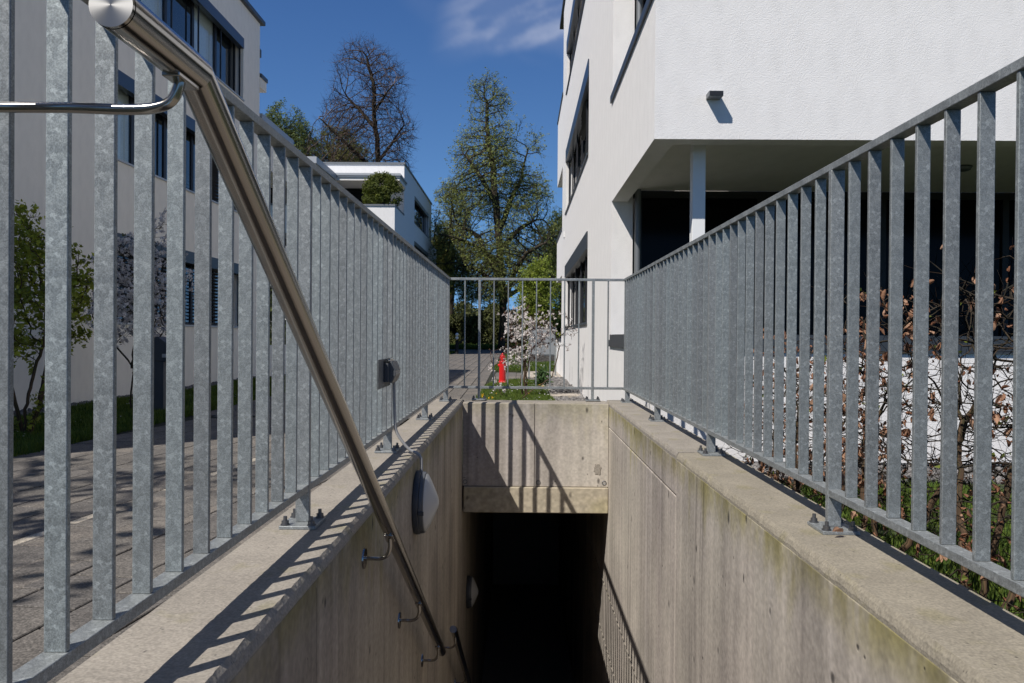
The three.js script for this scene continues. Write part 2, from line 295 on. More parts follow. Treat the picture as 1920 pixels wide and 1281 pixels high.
// ---------------------------------------------------------------- ground, path, lawns
const GY = -EYE;                                     // path level below the eye
{
  const q = [[-300, 300, -200, -4], [-300, 300, 6.585, 600], [-300, -0.71, -4, 6.585], [0.965, 300, -4, 6.585]].map(([a, b, c, d]) => uvMetres(new THREE.PlaneGeometry(b - a, d - c, 1, 1).rotateX(-Math.PI / 2).translate((a + b) / 2, -0.035, -(c + d) / 2)));
  struct('ground', scaleUV(merge(q), 0.5), M.soil);
}
const paverMats = [M.paverA, M.paverB, M.paverC, M.paverA];
function paverG(w, l, h, ou, ov) {                   // flat stone with a small worn chamfer
  const c = 0.004, p = [], y = [[-w / 2, 0, -l / 2], [w / 2, 0, -l / 2], [w / 2, 0, l / 2], [-w / 2, 0, l / 2]];
  const t = y.map((v) => [v[0] - Math.sign(v[0]) * c, h, v[2] - Math.sign(v[2]) * c]), m = y.map((v) => [v[0], h - c, v[2]]);
  const quad = (a, b, d, e) => p.push(...a, ...b, ...d, ...a, ...d, ...e);
  quad(t[0], t[3], t[2], t[1]);
  for (let i = 0; i < 4; i++) { const j = (i + 1) % 4; quad(t[i], t[j], m[j], m[i]); quad(m[i], m[j], y[j], y[i]); }
  const g = new THREE.BufferGeometry(); g.setAttribute('position', new THREE.Float32BufferAttribute(p, 3)); g.computeVertexNormals(); return uvMetres(g, ou, ov);
}
const path = struct('path');
{
  part('bed', scaleUV(merge([boxG(-4.6, -0.715, GY - 0.03, GY - 0.016, -3, 10.6), boxG(-4.6, -0.75, GY - 0.03, GY - 0.014, 10.6, 64), boxG(-0.75, 1.4, GY - 0.03, GY - 0.014, 19.6, 24.3), boxG(-30, 12, GY - 0.03, GY - 0.012, 60, 66)]), 1), M.bed, path);
  const R = rng(3), ang = 6.3 * RAD, ca = Math.cos(ang), sa = Math.sin(ang), W = 0.315, L = 0.42, J = 0.013;
  const vars = [0, 1, 2, 3].map((k) => paverG(W - J, L - J, 0.05, k * 0.37, k * 0.61)), strip = paverG(0.078 - 0.004, 0.5 - 0.006, 0.05, 0.2, 0.1);
  const lay = (g, m, X, D, name, turn) => { const o = part(name, g, m, path); o.position.set(X, -0.05 + (R() - 0.5) * 0.003, -D); o.rotation.set((R() - 0.5) * 0.006, turn, (R() - 0.5) * 0.006); };
  const near = [];
  for (let i = -2; i < 16; i++) for (let j = -10; j < 40; j++) {
    const n0 = i < 7 ? -3.16 - (i + 0.5) * W : -3.08 + (i - 7 + 0.5) * W, s0 = (j + (i & 1 ? 0.5 : 0)) * L;
    const X = n0 * ca + s0 * sa, D = -n0 * sa + s0 * ca;
    if (X > -0.88 || X < -4.66 || D < 0.4 || D > 10.55) continue;
    near.push([X, D]);
  }
  near.sort((a, b) => a[1] - b[1]);
  const m4 = new THREE.Matrix4(), rest = [], e = new THREE.Euler(0, -ang, 0), q4 = new THREE.Quaternion().setFromEuler(e), one = new THREE.Vector3(1, 1, 1);
  near.forEach(([X, D], i) => { if (i < 285) lay(vars[Math.floor(R() * 4)], paverMats[Math.floor(R() * 4)], X, D, 'paver', -ang); else rest.push(new THREE.Matrix4().compose(new THREE.Vector3(X, -0.05, -D), q4, one)); });
  for (let j = -2; j < 22; j++) { const n0 = -3.12, s0 = j * 0.5, X = n0 * ca + s0 * sa, D = -n0 * sa + s0 * ca; if (D > 0.4 && D < 10.55) lay(strip, M.paverLight, X, D, 'edging_stone', -ang); }
  const far = [[], [], []];
  const put = (X, D) => far[Math.floor(R() * 3)].push(new THREE.Matrix4().compose(new THREE.Vector3(X, -0.05 + (R() - 0.5) * 0.003, -D), new THREE.Quaternion().setFromEuler(new THREE.Euler((R() - 0.5) * 0.004, 0.013, (R() - 0.5) * 0.004)), one));
  for (let i = 0; i < 12; i++) for (let j = 0; j < 118; j++) { const D = 10.8 + (j + (i & 1 ? 0.5 : 0)) * L; put(-0.75 - (i + 0.5) * W - (D - 14) * 0.013, D); }
  for (let i = 0; i < 7; i++) for (let j = 0; j < 11; j++) put(-0.74 + (i + 0.5) * W, 19.8 + (j + (i & 1 ? 0.5 : 0)) * L);
  rest.forEach((t) => far[0].push(t));
  far.forEach((l, k) => stuff('paver', vars[k], paverMats[k], l, path));
  part('asphalt', boxG(-30, 12, GY - 0.012, GY - 0.002, 60.6, 65), M.paverC, path);
  for (const [a, b] of [[0.1, 0.72], [0.727, 1.35]]) part('concrete_slab', boxG(a, b, GY - 0.02, GY + 0.03, 21.2, 24.6, 0.008), M.slab, path);
}
struct('lawn', scaleUV(merge([
  boxG(-6.55, -4.6, GY - 0.03, GY - 0.008, 2, 44), boxG(0.97, 9, GY - 0.03, GY - 0.01, 0.3, 6.2), boxG(-0.75, 0.56, GY - 0.03, GY + 0.01, 6.7, 19.6),
  boxG(-0.85, 8, GY - 0.03, GY + 0.012, 25.2, 60), boxG(-20, 12, GY - 0.03, GY + 0.05, 66, 110)]), 0.7), M.soil);

// ---------------------------------------------------------------- sunken stair: walls, copings, lintel wall, steps, passage
const WL = -0.462, WR = 0.722, WT = -0.53, ED = 6.34;
function wallUV(g, off = 0) { const p = g.attributes.position, n = g.attributes.normal, uv = g.attributes.uv; for (let i = 0; i < p.count; i++) { const u = Math.abs(n.getZ(i)) > 0.6 ? p.getX(i) : -p.getZ(i); uv.setXY(i, u / 7.68 + off, (p.getY(i) - (WT + EYE)) / 3.84 + 1); } return g; }
function copingG(Xi, Xo, Yt, D0, D1, seed, rough) {  // top of the wall with a broken inner arris
  const R = rng(seed), s = Math.sign(Xo - Xi), n = Math.ceil((D1 - D0) / 0.015), rows = [];
  let a = 0, b = 0;
  for (let i = 0; i <= n; i++) {
    const D = mixn(D0, D1, i / n); a = a * 0.7 + (R() - 0.5) * 0.003 * rough; b = b * 0.6 + (R() - 0.5) * 0.003 * rough; const chip = R() < 0.05 * rough ? R() * 0.006 : 0;
    rows.push([[Xi + s * 0.0008, Yt - 0.05], [Xi + s * (0.001 + Math.max(0, a * 0.3)), Yt - 0.020 * rough + a - chip], [Xi + s * (0.0055 * rough + b * 0.5 + chip), Yt - 0.0085 * rough + a * 0.5 - chip * 0.5], [Xi + s * (0.0115 * rough + b * 0.7 + chip), Yt], [mixn(Xi, Xo, 0.5), Yt + (R() - 0.5) * 0.0012], [Xo - s * 0.006, Yt], [Xo, Yt - 0.006], [Xo, Yt - 0.7]].map(([x, y]) => P(x, y, D)));
  }
  const pos = [];
  for (let i = 0; i < n; i++) for (let k = 0; k < 7; k++) { const A = rows[i][k], B = rows[i + 1][k], C = rows[i + 1][k + 1], E = rows[i][k + 1]; for (const v of s > 0 ? [A, E, C, A, C, B] : [A, C, E, A, B, C]) pos.push(v.x, v.y, v.z); }
  for (const r of [rows[0], rows[n]]) for (let k = 1; k < 7; k++) for (const v of [r[0], r[k], r[k + 1]]) pos.push(v.x, v.y, v.z);
  const g = new THREE.BufferGeometry(); g.setAttribute('position', new THREE.Float32BufferAttribute(pos, 3)); g.computeVertexNormals();
  return scaleUV(uvMetres(g), 1 / 1.28, 1 / 0.64);
}
const rPanel = (D0, D1, Y0, Y1) => wallUV(boxG(WR, WR + 0.03, Y0, Y1, D0, D1, 0.006), 0.05);
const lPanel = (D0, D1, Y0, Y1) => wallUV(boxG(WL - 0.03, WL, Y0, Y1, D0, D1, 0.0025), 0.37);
{
  const w = thing('retaining_wall', 'sunlit streaky concrete stair wall on the right of the sunken stair, below the hedge side railing', 'wall');
  part('wall_core', merge([boxG(WR + 0.022, 0.955, -5, WT - 0.03, -3, 6.57), boxG(WR + 0.022, 0.955, -5, -1.2, 6.57, 14)]), M.tunnel, w);
  part('wall_panel', rPanel(-3, 3.610, -5, WT - 0.03), M.wallR, w);
  part('wall_panel', rPanel(3.621, ED - 0.003, -0.7255, WT - 0.03), M.wallR, w);
  part('wall_panel', rPanel(3.621, ED + 0.2, -5, -0.7315), M.wallR, w);
  part('wall_panel', rPanel(ED + 0.203, 14, -5, -1.2), M.wallR, w);
  for (const Y of [-2.065, -2.53]) { const R = rng(70), q = []; for (let i = 0; i < 160; i++) { const D = 3.65 + i * 0.03; if (R() < 0.3) continue; q.push(boxG(WR - 0.003 - 0.004 * R(), WR + 0.004, Y - 0.003 - 0.003 * R(), Y + 0.003, D, D + 0.028)); } part('formwork_fin', wallUV(merge(q), 0.05), M.coping, w); }
  part('coping', copingG(WR, 0.965, WT, -3, 3.612, 21, 1.15), M.copingMoss, w, 'near coping with greenish algae');
  part('coping', copingG(WR, 0.965, WT + 0.003, 3.617, 6.58, 22, 1), M.coping, w);
}
{
  const w = thing('retaining_wall', 'shaded concrete stair wall on the left carrying the steel handrail and the round lamp', 'wall');
  part('wall_core', merge([boxG(-0.69, WL - 0.022, -5, WT - 0.03, -3, 6.57), boxG(-0.69, WL - 0.022, -5, -1.2, 6.57, 14)]), M.tunnel, w);
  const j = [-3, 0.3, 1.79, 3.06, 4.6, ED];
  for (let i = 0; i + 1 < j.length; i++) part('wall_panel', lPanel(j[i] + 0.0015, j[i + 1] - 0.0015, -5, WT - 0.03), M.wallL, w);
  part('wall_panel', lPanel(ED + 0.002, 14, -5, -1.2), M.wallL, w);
  part('coping', copingG(WL, -0.705, WT, -3, 6.58, 31, 1.25), M.coping, w);
}
{
  const w = thing('lintel_wall', 'concrete end wall above the dark underpass opening with striped railing shadows', 'wall');
  const g = (a, b, c, d, e, f) => wallUV(boxG(a, b, c, d, e, f, 0.004), 0.62);
  part('wall_panel', g(WL + 0.001, 0.121, -1.2135, WT - 0.012, ED, ED + 0.23), M.wallEnd, w);
  part('wall_panel', g(0.125, WR - 0.002, -1.2135, WT - 0.012, ED, ED + 0.23), M.wallEnd, w);
  part('lintel_beam', wallUV(boxG(WL + 0.012, WR - 0.002, -1.425, -1.2165, ED - 0.022, ED + 0.23, 0.009), 0.1), M.lintel, w, 'paler lower beam with a chipped edge');
  part('coping', scaleUV(boxG(WL + 0.002, WR - 0.002, WT - 0.03, WT - 0.004, ED + 0.006, ED + 0.24, 0.009), 1 / 1.28, 1 / 0.64), M.coping, w);
  for (const X of [-0.438, 0.154, 0.688]) {
    const h = part('tie_hole', new THREE.TorusGeometry(0.0155, 0.0035, 8, 20).translate(X, -1.18 + EYE, -(ED - 0.001)), M.bolt, w);
    part('plug', new THREE.CylinderGeometry(0.0125, 0.0125, 0.004, 16).rotateX(Math.PI / 2).translate(X, -1.18 + EYE, -(ED - 0.0005)), M.tunnel, h);
  }
  // repaired patch: a raised skin of filler with an irregular outline
  const s = new THREE.Shape(), R = rng(8); for (let k = 0; k < 18; k++) { const q = k / 18 * 6.283, r = 0.036 * (0.75 + 0.5 * R()); s[k ? 'lineTo' : 'moveTo'](0.632 + Math.cos(q) * r * 0.85, -1.07 + Math.sin(q) * r * 1.2); }
  part('filler_patch', scaleUV(uvMetres(new THREE.ExtrudeGeometry(s, { depth: 0.004, bevelEnabled: true, bevelSize: 0.002, bevelThickness: 0.002, bevelSegments: 1 }).translate(0, EYE, -ED - 0.002)), 1 / 1.28), M.coping, w);
}
{
  const l = [];                                      // steps down from behind the camera to a landing, then down again into the passage
  let Y = -1.12, D = -1.62; for (let k = 0; k < 11; k++) { D += 0.27; Y -= 0.17; l.push(boxG(WL + 0.002, WR - 0.002, Y - 0.6, Y, D, D + 0.29)); }
  l.push(boxG(WL + 0.002, WR - 0.002, Y - 0.6, Y - 0.003, D + 0.28, 4.55)); D = 4.3; for (let k = 0; k < 8; k++) { D += 0.27; Y -= 0.18; l.push(boxG(WL + 0.002, WR - 0.002, Y - 0.6, Y, D, D + 0.29)); }
  l.push(boxG(WL + 0.002, WR - 0.002, Y - 0.4, Y - 0.003, D + 0.28, 14));
  struct('stairs', merge(l), M.tunnel);
  struct('underpass', merge([boxG(WL - 0.2, WR + 0.2, -1.35, -1.15, ED + 0.235, 14), boxG(WL - 0.2, WR + 0.2, -5, -1.2, 14, 14.2)]), M.tunnel);
}

// ---------------------------------------------------------------- galvanised railings
const RT = 0.486, RB = -0.416, RW = 0.035, RH = 0.02;  // top of the top rail, top of the bottom rail, rail section
const barH = RT - RH - RB, barVars = [0, 1, 2, 3, 4, 5].map((k) => scaleUV(uvMetres(new RoundedBoxGeometry(0.03, barH, 0.01, 1, 0.0018), k * 0.171, k * 0.613), 6.2));
const barVarsX = barVars.map((g) => g.clone().rotateY(Math.PI / 2));
const postH = RT - RH - (WT + 0.01), postVars = [0, 1, 2].map((k) => scaleUV(uvMetres(new RoundedBoxGeometry(0.038, postH, 0.02, 1, 0.002), k * 0.31 + 0.05, k * 0.2), 6.2));
const plateG = scaleUV(uvMetres(new RoundedBoxGeometry(0.1, 0.01, 0.12, 1, 0.002)), 6.2);
const boltG = merge([new THREE.CylinderGeometry(0.0125, 0.0125, 0.003, 16).translate(0, 0.0015, 0), new THREE.CylinderGeometry(0.0098, 0.0098, 0.009, 6).translate(0, 0.0075, 0), new THREE.CylinderGeometry(0.0052, 0.0052, 0.012, 10).translate(0, 0.018, 0)]);
const PR = rng(41);
function addPost(g, X, D, along) {
  const o = part('post', postVars[Math.floor(PR() * 3)], M.zinc, g); o.position.set(X, WT + 0.01 + postH / 2 + EYE, -D); if (along) o.rotation.y = Math.PI / 2;
  const pl = part('base_plate', plateG, M.zinc, o); pl.position.set(0, -postH / 2 - 0.005, 0);
  for (const [a, b] of [[-1, -1], [-1, 1], [1, -1], [1, 1]]) { const bo = part('bolt', boltG, M.bolt, o); bo.position.set(a * 0.036, -postH / 2, b * 0.046); bo.rotation.set((PR() - 0.5) * 0.12, PR() * 3, (PR() - 0.5) * 0.12); }
}
function addBar(g, X, D, along) { const o = part('bar', (along ? barVarsX : barVars)[Math.floor(PR() * 6)], M.zincBars[Math.floor(PR() * 4)], g); o.position.set(X, RB + barH / 2 + EYE, -D); if (PR() < 0.5) o.rotation.y = Math.PI; }
function sideRailing(Xi, s, first, label) {
  const g = thing('railing', label, 'railing', undefined), Xo = Xi + s * RW, Xc = Xi + s * RW / 2, end = 6.5475;
  part('top_rail', scaleUV(boxG(Xi, Xo, RT - RH, RT, -2.2, end, 0.002), 6.2), M.zinc, g);
  part('bottom_rail', scaleUV(boxG(Xi, Xo, RB - RH, RB, -2.2, end, 0.002, 0.3), 6.2), M.zinc, g);
  for (let k = -2; k < 4; k++) {
    const D = first + 1.395 * k; addPost(g, Xc, D, false);
    for (let i = 1; i < 12; i++) { const d = D + i * 0.11625; if (d < 6.52) addBar(g, Xc, d, false); }
  }
}
sideRailing(-0.585, -1, 2.178, 'galvanised steel bar railing on the left beside the paved path');
sideRailing(0.855, 1, 2.182, 'galvanised steel bar railing on the right, in front of the brown hedge');
{
  const g = thing('railing', 'short galvanised railing across the far end, above the underpass opening', 'railing'), D = 6.53;
  part('top_rail', scaleUV(boxG(-0.5845, 0.8545, RT - RH, RT, D - RW / 2, D + RW / 2, 0.002), 6.2), M.zinc, g);
  part('bottom_rail', scaleUV(boxG(-0.5845, 0.8545, RB - RH, RB, D - RW / 2, D + RW / 2, 0.002, 0.2), 6.2), M.zinc, g);
  for (const X of [-0.341, 0.605]) addPost(g, X, D, true);
  for (const X of [-0.463, -0.221, -0.102, 0.016, 0.133, 0.249, 0.367, 0.486, 0.729]) addBar(g, X, D, true);
}

// ---------------------------------------------------------------- stainless handrails
function bracket(g, X0, Y0, D, tubeX, tubeY, flange) {    // rod out from the wall, swept up under the tube
  const b = part('bracket', tubeG([P(X0, Y0, D), P(mixn(X0, tubeX, 0.35), Y0, D), P(tubeX - 0.028, Y0, D), P(tubeX - 0.009, Y0 + 0.008, D), P(tubeX, Y0 + 0.028, D), P(tubeX, tubeY - 0.018, D)], 0.0062, 12, 40), M.steel, g);
  if (flange) part('flange', cylG(P(X0 - 0.001, Y0, D), P(X0 + 0.005, Y0, D), 0.031, 0.03, 28), M.steel, b);
  return b;
}
{
  const g = thing('handrail', 'long brushed steel tube handrail running down the left stair wall', 'handrail'), r = 0.0212, X = -0.385;
  const a = P(X, 0.307, 0.731), b = P(X, 0.306, 0.919), c = P(X, -1.6, 3.955), dir = new THREE.Vector3(0, 0, 1);
  part('tube', mitred([a.clone().add(new THREE.Vector3(0, 0, -0.0045)), b, c], r, 48), M.steel, g);
  const cap = grp('end_cap', g);
  part('cap_rim', mitred([a.clone().add(new THREE.Vector3(0, 0, -0.0035)), a.clone().add(new THREE.Vector3(0, 0, 0.001))], r - 0.0004, 48), M.steel, cap);
  part('cap_face', discG(a.clone().add(new THREE.Vector3(0, 0, 0.001)), dir, r - 0.0004, 64), M.steelCap, cap);
  const t = c.clone().sub(b).normalize();
  part('end_cap', discG(c, t, r), M.steelCap, g);
  const ty = (D) => 0.306 - 0.6277 * (D - 0.919);
  bracket(g, -0.588, 0.2535, 0.878, X, 0.306, false);
  part('saddle', scaleUV(boxG(X - 0.010, X + 0.010, 0.306 - r - 0.0025, 0.306 - r + 0.003, 0.855, 0.908, 0.0015), 1), M.steel, g);
  for (const D of [2.33, 3.03, 3.76]) {
    bracket(g, WL, ty(D) - 0.086, D, X, ty(D), true);
    const s = part('saddle', new RoundedBoxGeometry(0.026, 0.006, 0.06, 2, 0.002), M.steel, g); s.position.copy(P(X, ty(D) - r / Math.cos(0.5606) - 0.001, D)); s.rotation.x = -0.5606;
  }
}
{
  const g = thing('handrail', 'second steel tube handrail lower down beside the dark underpass, showing its round end cap', 'handrail'), X = -0.385, r = 0.0212;
  const a = P(X, -1.742, 4.64), b = P(X, -1.762, 4.69), c = P(X, -3.2, 6.85);
  part('tube', mitred([a, b, c], r, 32), M.steel, g);
  part('end_cap', discG(a.clone().add(new THREE.Vector3(0, 0, 0.0006)), b.clone().sub(a).normalize().negate(), r), M.steelCap, g);
  const ty = (D) => -1.762 - 0.6657 * (D - 4.69);
  for (const D of [4.78, 5.75]) bracket(g, WL, ty(D) - 0.086, D, X, ty(D), true);
}

// ---------------------------------------------------------------- lamps, socket box and conduit on the left wall
function bulkhead(D, Y, label) {
  const g = thing('wall_lamp', label, 'lamp');
  const put = (geo) => geo.rotateZ(-Math.PI / 2).translate(WL, Y + EYE, -D);   // axis out of the wall
  part('back_plate', put(new THREE.LatheGeometry([[0.001, 0], [0.136, 0], [0.141, 0.004], [0.141, 0.022], [0.137, 0.027], [0.12, 0.027]].map((p) => new THREE.Vector2(...p)), 56)), M.plastic, g);
  part('ring', put(new THREE.LatheGeometry([[0.120, 0.026], [0.136, 0.026], [0.1375, 0.03], [0.134, 0.044], [0.128, 0.048], [0.12, 0.044]].map((p) => new THREE.Vector2(...p)), 56)), M.plasticLid, g);
  part('diffuser', put(new THREE.LatheGeometry([[0.1275, 0.046], [0.125, 0.052], [0.095, 0.0685], [0.05, 0.0885], [0.022, 0.1], [0.01, 0.1025], [0.0005, 0.103]].map((p) => new THREE.Vector2(...p)), 56)), M.opal, g);
  part('clip', boxG(WL + 0.028, WL + 0.052, Y - 0.03, Y - 0.012, D - 0.143, D - 0.134, 0.002), M.plastic, g);
  return g;
}
bulkhead(3.5, -0.745, 'round grey bulkhead lamp with a pale conical cover on the left stair wall');
bulkhead(7.03, -2.3, 'dim round bulkhead lamp inside the dark underpass');
{
  const g = thing('socket_box', 'dark grey weatherproof socket box with a hinged lid fixed to the left railing', 'socket');
  part('mounting_plate', scaleUV(boxG(-0.583, -0.579, -0.222, -0.1, 3.2, 3.5, 0.001), 6.2), M.zincDark, g);
  part('housing', boxG(-0.579, -0.558, -0.2, -0.118, 3.32, 3.5, 0.005), M.plastic, g);
  const s = new THREE.Shape([[0, -0.042], [0.009, -0.042], [0.0225, -0.012], [0.0225, 0.006], [0.008, 0.044], [0, 0.044]].map((p) => new THREE.Vector2(...p)));
  part('lid', new THREE.ExtrudeGeometry(s, { depth: 0.13, bevelEnabled: true, bevelSize: 0.003, bevelThickness: 0.003, bevelSegments: 2 }).translate(-0.5575, -0.158 + EYE, -3.475), M.plasticLid, g);
  part('hinge', cylG(P(-0.566, -0.108, 3.32), P(-0.566, -0.108, 3.47), 0.0075, 0.0075, 14), M.steel, g);
  part('hinge', cylG(P(-0.56, -0.102, 3.34), P(-0.56, -0.102, 3.42), 0.005, 0.005, 14), M.steel, g);
  solo('conduit', tubeG([P(-0.562, -0.2, 3.49), P(-0.56, -0.3, 3.492), P(-0.555, -0.405, 3.494), P(-0.55, -0.43, 3.495), P(-0.525, -0.472, 3.497), P(-0.489, -0.512, 3.5), P(-0.455, -0.528, 3.5), P(-0.441, -0.546, 3.5), P(-0.438, -0.57, 3.5), P(-0.438, -0.612, 3.5)], 0.0068, 12, 70), M.cable, 'grey conduit bending from the socket box over the coping to the round lamp', 'conduit');
}

// ---------------------------------------------------------------- buildings
// a strip of windows in a wall that faces s along X: recessed frames, panes, sill, shutter box, guide rails
function windowX(g, X, s, D0, D1, Y0, Y1, { mull, box = 0.27, blinds = [], rollers = [], sillM = M.alu, boxM = M.aluBlue, reach = 0.03, depth = 0.2, label }) {
  const w = grp('window', g, label), xi = X - s * depth, f = 0.055, bars = [], top = Y1 - box;
  const at = (x0, x1, ...r) => boxG(Math.min(x0, x1), Math.max(x0, x1), ...r);
  bars.push(at(xi, xi - s * 0.07, Y0 + 0.002, Y0 + f, D0 + 0.002, D1 - 0.002), at(xi, xi - s * 0.07, Y1 - f, Y1 - 0.002, D0 + 0.002, D1 - 0.002));
  const edges = [D0, ...mull, D1];
  edges.forEach((d, i) => { const h = i === 0 || i === edges.length - 1 ? 0.05 : 0.055; bars.push(at(xi + s * 0.002, xi - s * 0.072, Y0 + f, Y1 - f, Math.max(D0 + 0.002, d - h), Math.min(D1 - 0.002, d + h))); });
  part('frame', merge(bars), M.frame, w);
  for (let i = 0; i + 1 < edges.length; i++) part('pane', at(xi - s * 0.02, xi - s * 0.045, Y0 + f, Y1 - f, edges[i] + 0.05, edges[i + 1] - 0.05), rollers.includes(i) ? M.paneClear : M.glass, w);
  for (const i of rollers) part('roller_blind', at(xi - s * 0.052, xi - s * 0.058, Y0 + f, Y1 - f, edges[i] + 0.052, edges[i + 1] - 0.052), M.rollerBlind, w);
  part('sill', at(X + s * reach, X - s * (depth + 0.01), Y0 - 0.035, Y0 - 0.002, D0 - 0.02, D1 + 0.02), sillM, w);
  part('shutter_box', at(X + s * 0.018, X - s * 0.12, top, Y1 - 0.003, D0 + 0.003, D1 - 0.003), boxM, w);
  for (const d of [D0 + 0.02, ...mull, D1 - 0.02]) part('guide_rail', at(X - s * 0.07, X - s * 0.1, Y0, top - 0.002, d - 0.014, d + 0.014), M.frame, w);
  for (const [k, y] of blinds) {                     // venetian blind let down to y in bay k, each slat tilted
    const d0 = edges[k] + 0.06, d1 = edges[k + 1] - 0.06, l = [];
    for (let q = top - 0.03; q > y; q -= 0.075) { const b = new THREE.BoxGeometry(0.075, 0.003, d1 - d0).rotateZ(s * 0.5); b.translate(X - s * 0.085, q + EYE, -(d0 + d1) / 2); l.push(uvMetres(b)); }
    l.forEach((q) => part('slat', q, M.blind, w));
  }
  return w;
}
{ // right-hand house: rendered block with corner loggias at both ends
  const X = 1.15, g = thing('apartment_house', 'bright white rendered house on the right with corner loggias and long dark windows', 'building'), top = 9.15, low = GY - 0.12, mull = [14.9, 16.1, 17.5, 18.9];
  const rows = [[0.255, 1.83], [3.18, 4.8], [6.28, 7.6]];
  part('wall', M2(plateX(X, X + 0.3, 10.3, 22, low, top, rows.map(([a, b]) => [13.55, 20.3, a, b]))), M.plaster, g);
  part('wall', M2(boxG(X, 1.42, low, top, 10, 10.3)), M.plaster, g);
  part('inner_block', boxG(1.452, 14, low, top - 0.01, 10.34, 21.98), M.interior, g);
  rows.forEach(([a, b], i) => windowX(g, X, -1, 13.55, 20.3, a, b, { mull, box: 0.3, blinds: i === 1 ? [[1, 4.0]] : [], boxM: i === 0 ? M.alu : M.aluBlue }));
  const levels = [[low, -0.118], [1.725, 2.99], [4.77, 6.1]];
  const spandrel = (near, d0, d1, a, b) => near
    ? [boxG(X, X + 0.2, a, b, d0, d1), boxG(X + 0.2, 14, a, b, d0, d0 + 0.2)]
    : [boxG(X, X + 0.2, a, b, d0, d1), boxG(X + 0.2, 9, a, b, d1 - 0.2, d1)];
  levels.forEach(([a, b], i) => {
    part(i ? 'spandrel' : 'parapet', M2(merge(spandrel(true, 6.83, 10 - 0.001, a, b))), M.plaster, g);
    if (i) part('soffit', M2(boxG(X + 0.2, 14, a + 0.145, a + 0.4, 7.03, 10)), M.soffit, g);
    part('cap', merge(i ? [boxG(X - 0.025, X + 0.23, b, b + 0.085, 6.805, 10.06), boxG(X + 0.23, 14, b, b + 0.085, 6.805, 7.06)] : [boxG(X - 0.022, X + 0.22, b, b + 0.085, 6.807, 10.06), boxG(X + 0.22, 14, b, b + 0.085, 6.807, 7.05), boxG(X - 0.008, X + 0.2, b + 0.085, b + 0.152, 6.822, 10.04), boxG(X + 0.2, 14, b + 0.085, b + 0.152, 6.822, 7.03)]), M.alu, g);
  });
  part('roof_slab', M2(boxG(X, 14, 7.8, top, 6.83, 10)), M.plasterFar, g);
  [[low, -0.118], [1.725, 3.0], [4.77, 6.78]].forEach(([a, b], i) => {
    part(i ? 'spandrel' : 'parapet', M2(merge(spandrel(false, 22, i ? 25.1 : 24.9, a, b))), M.plasterFar, g);
    if (i) part('soffit', boxG(X + 0.2, 9, a + 0.145, a + 0.4, 22, 24.9), M.soffit, g);
    part('cap', boxG(X - 0.025, X + 0.23, b, b + 0.07, 22, i ? 25.13 : 24.93), M.alu, g);
  });
  part('roof_edge', boxG(X - 0.05, 14, top, top + 0.12, 6.8, 23.4), M.alu, g);
  for (const [d, a, b, w] of [[18.1, -1.05, -0.55, 0.03], [17.3, -0.98, -0.66, 0.022], [13.2, -1.1, -0.8, 0.018], [12.4, -1.08, -0.86, 0.02]]) {   // dark runs of dirt low on the long wall
    const q = new THREE.Shape(), R = rng(Math.round(d * 10)), l = [], r = []; for (let k = 0; k <= 8; k++) { const t = k / 8, h = w * (0.25 + 0.75 * Math.sin(Math.PI * (0.1 + 0.8 * t))) * (0.6 + 0.6 * R()); l.push(new THREE.Vector2(d - h, mixn(a, b, t))); r.push(new THREE.Vector2(d + h * 0.8, mixn(a, b, t))); }
    q.setFromPoints([...l, ...r.reverse()]); part('dirt_run', uvMetres(new THREE.ExtrudeGeometry(q, { depth: 0.001, bevelEnabled: false }).rotateY(Math.PI / 2).translate(X - 0.0015, EYE, 0)), M.stoneB, g);
  }
  // glazed back walls of the near loggia
  for (const [a, b] of [[low + 0.15, 1.87], [3.1, 4.9]]) {
    const w = grp('glazing', g), bars = [boxG(1.42, 12, b - 0.09, b, 10.02, 10.1), boxG(1.42, 12, a, a + 0.09, 10.02, 10.1)];
    const e = []; for (let x = 1.5; x < 12; x += 1.55) e.push(x);
    e.forEach((x) => bars.push(boxG(x - 0.04, x + 0.04, a + 0.09, b - 0.09, 10.018, 10.1)));
    part('frame', merge(bars), M.frame, w);
    for (let k = 0; k + 1 < e.length; k++) part('pane', boxG(e[k] + 0.04, e[k + 1] - 0.04, a + 0.09, b - 0.09, 10.05, 10.08), M.glassDark, w);
  }
  for (const [a, b] of [[GY, 1.868], [3.1, 4.91]]) part('downpipe', cylG(P(1.472, a, 9.925), P(1.472, b, 9.925), 0.04, 0.04, 20), M.aluGrey, g);
  part('column', M2(boxG(1.567, 1.684, -0.1, 1.868, 7.2, 7.317, 0.004)), M.white, g);
  const cl = part('ceiling_lamp', new THREE.LatheGeometry([[0.001, -0.05], [0.05, -0.049], [0.075, -0.04], [0.085, -0.02], [0.085, 0]].map((p) => new THREE.Vector2(...p)), 32).translate(4.75, 1.868 + EYE, -8.5), M.aluGrey, g);
  part('ring', new THREE.TorusGeometry(0.085, 0.008, 8, 32).rotateX(Math.PI / 2).translate(4.75, 1.862 + EYE, -8.5), M.alu, cl);
  part('sensor', boxG(1.125, 1.149, 2.63, 2.78, 20.75, 20.9, 0.006), M.white, g);
}
{ // light box on the front of the first-floor balcony
  const g = thing('facade_light', 'small dark box light casting a slanted shadow on the white balcony front', 'lamp');
  part('housing', boxG(1.594, 1.716, 2.066, 2.11, 6.712, 6.829, 0.003), M.aluGrey, g);
  part('front_panel', boxG(1.599, 1.711, 2.070, 2.106, 6.709, 6.7125), M.frame, g);
  part('wall_bracket', boxG(1.61, 1.70, 2.072, 2.104, 6.8292, 6.8296), M.alu, g);
}
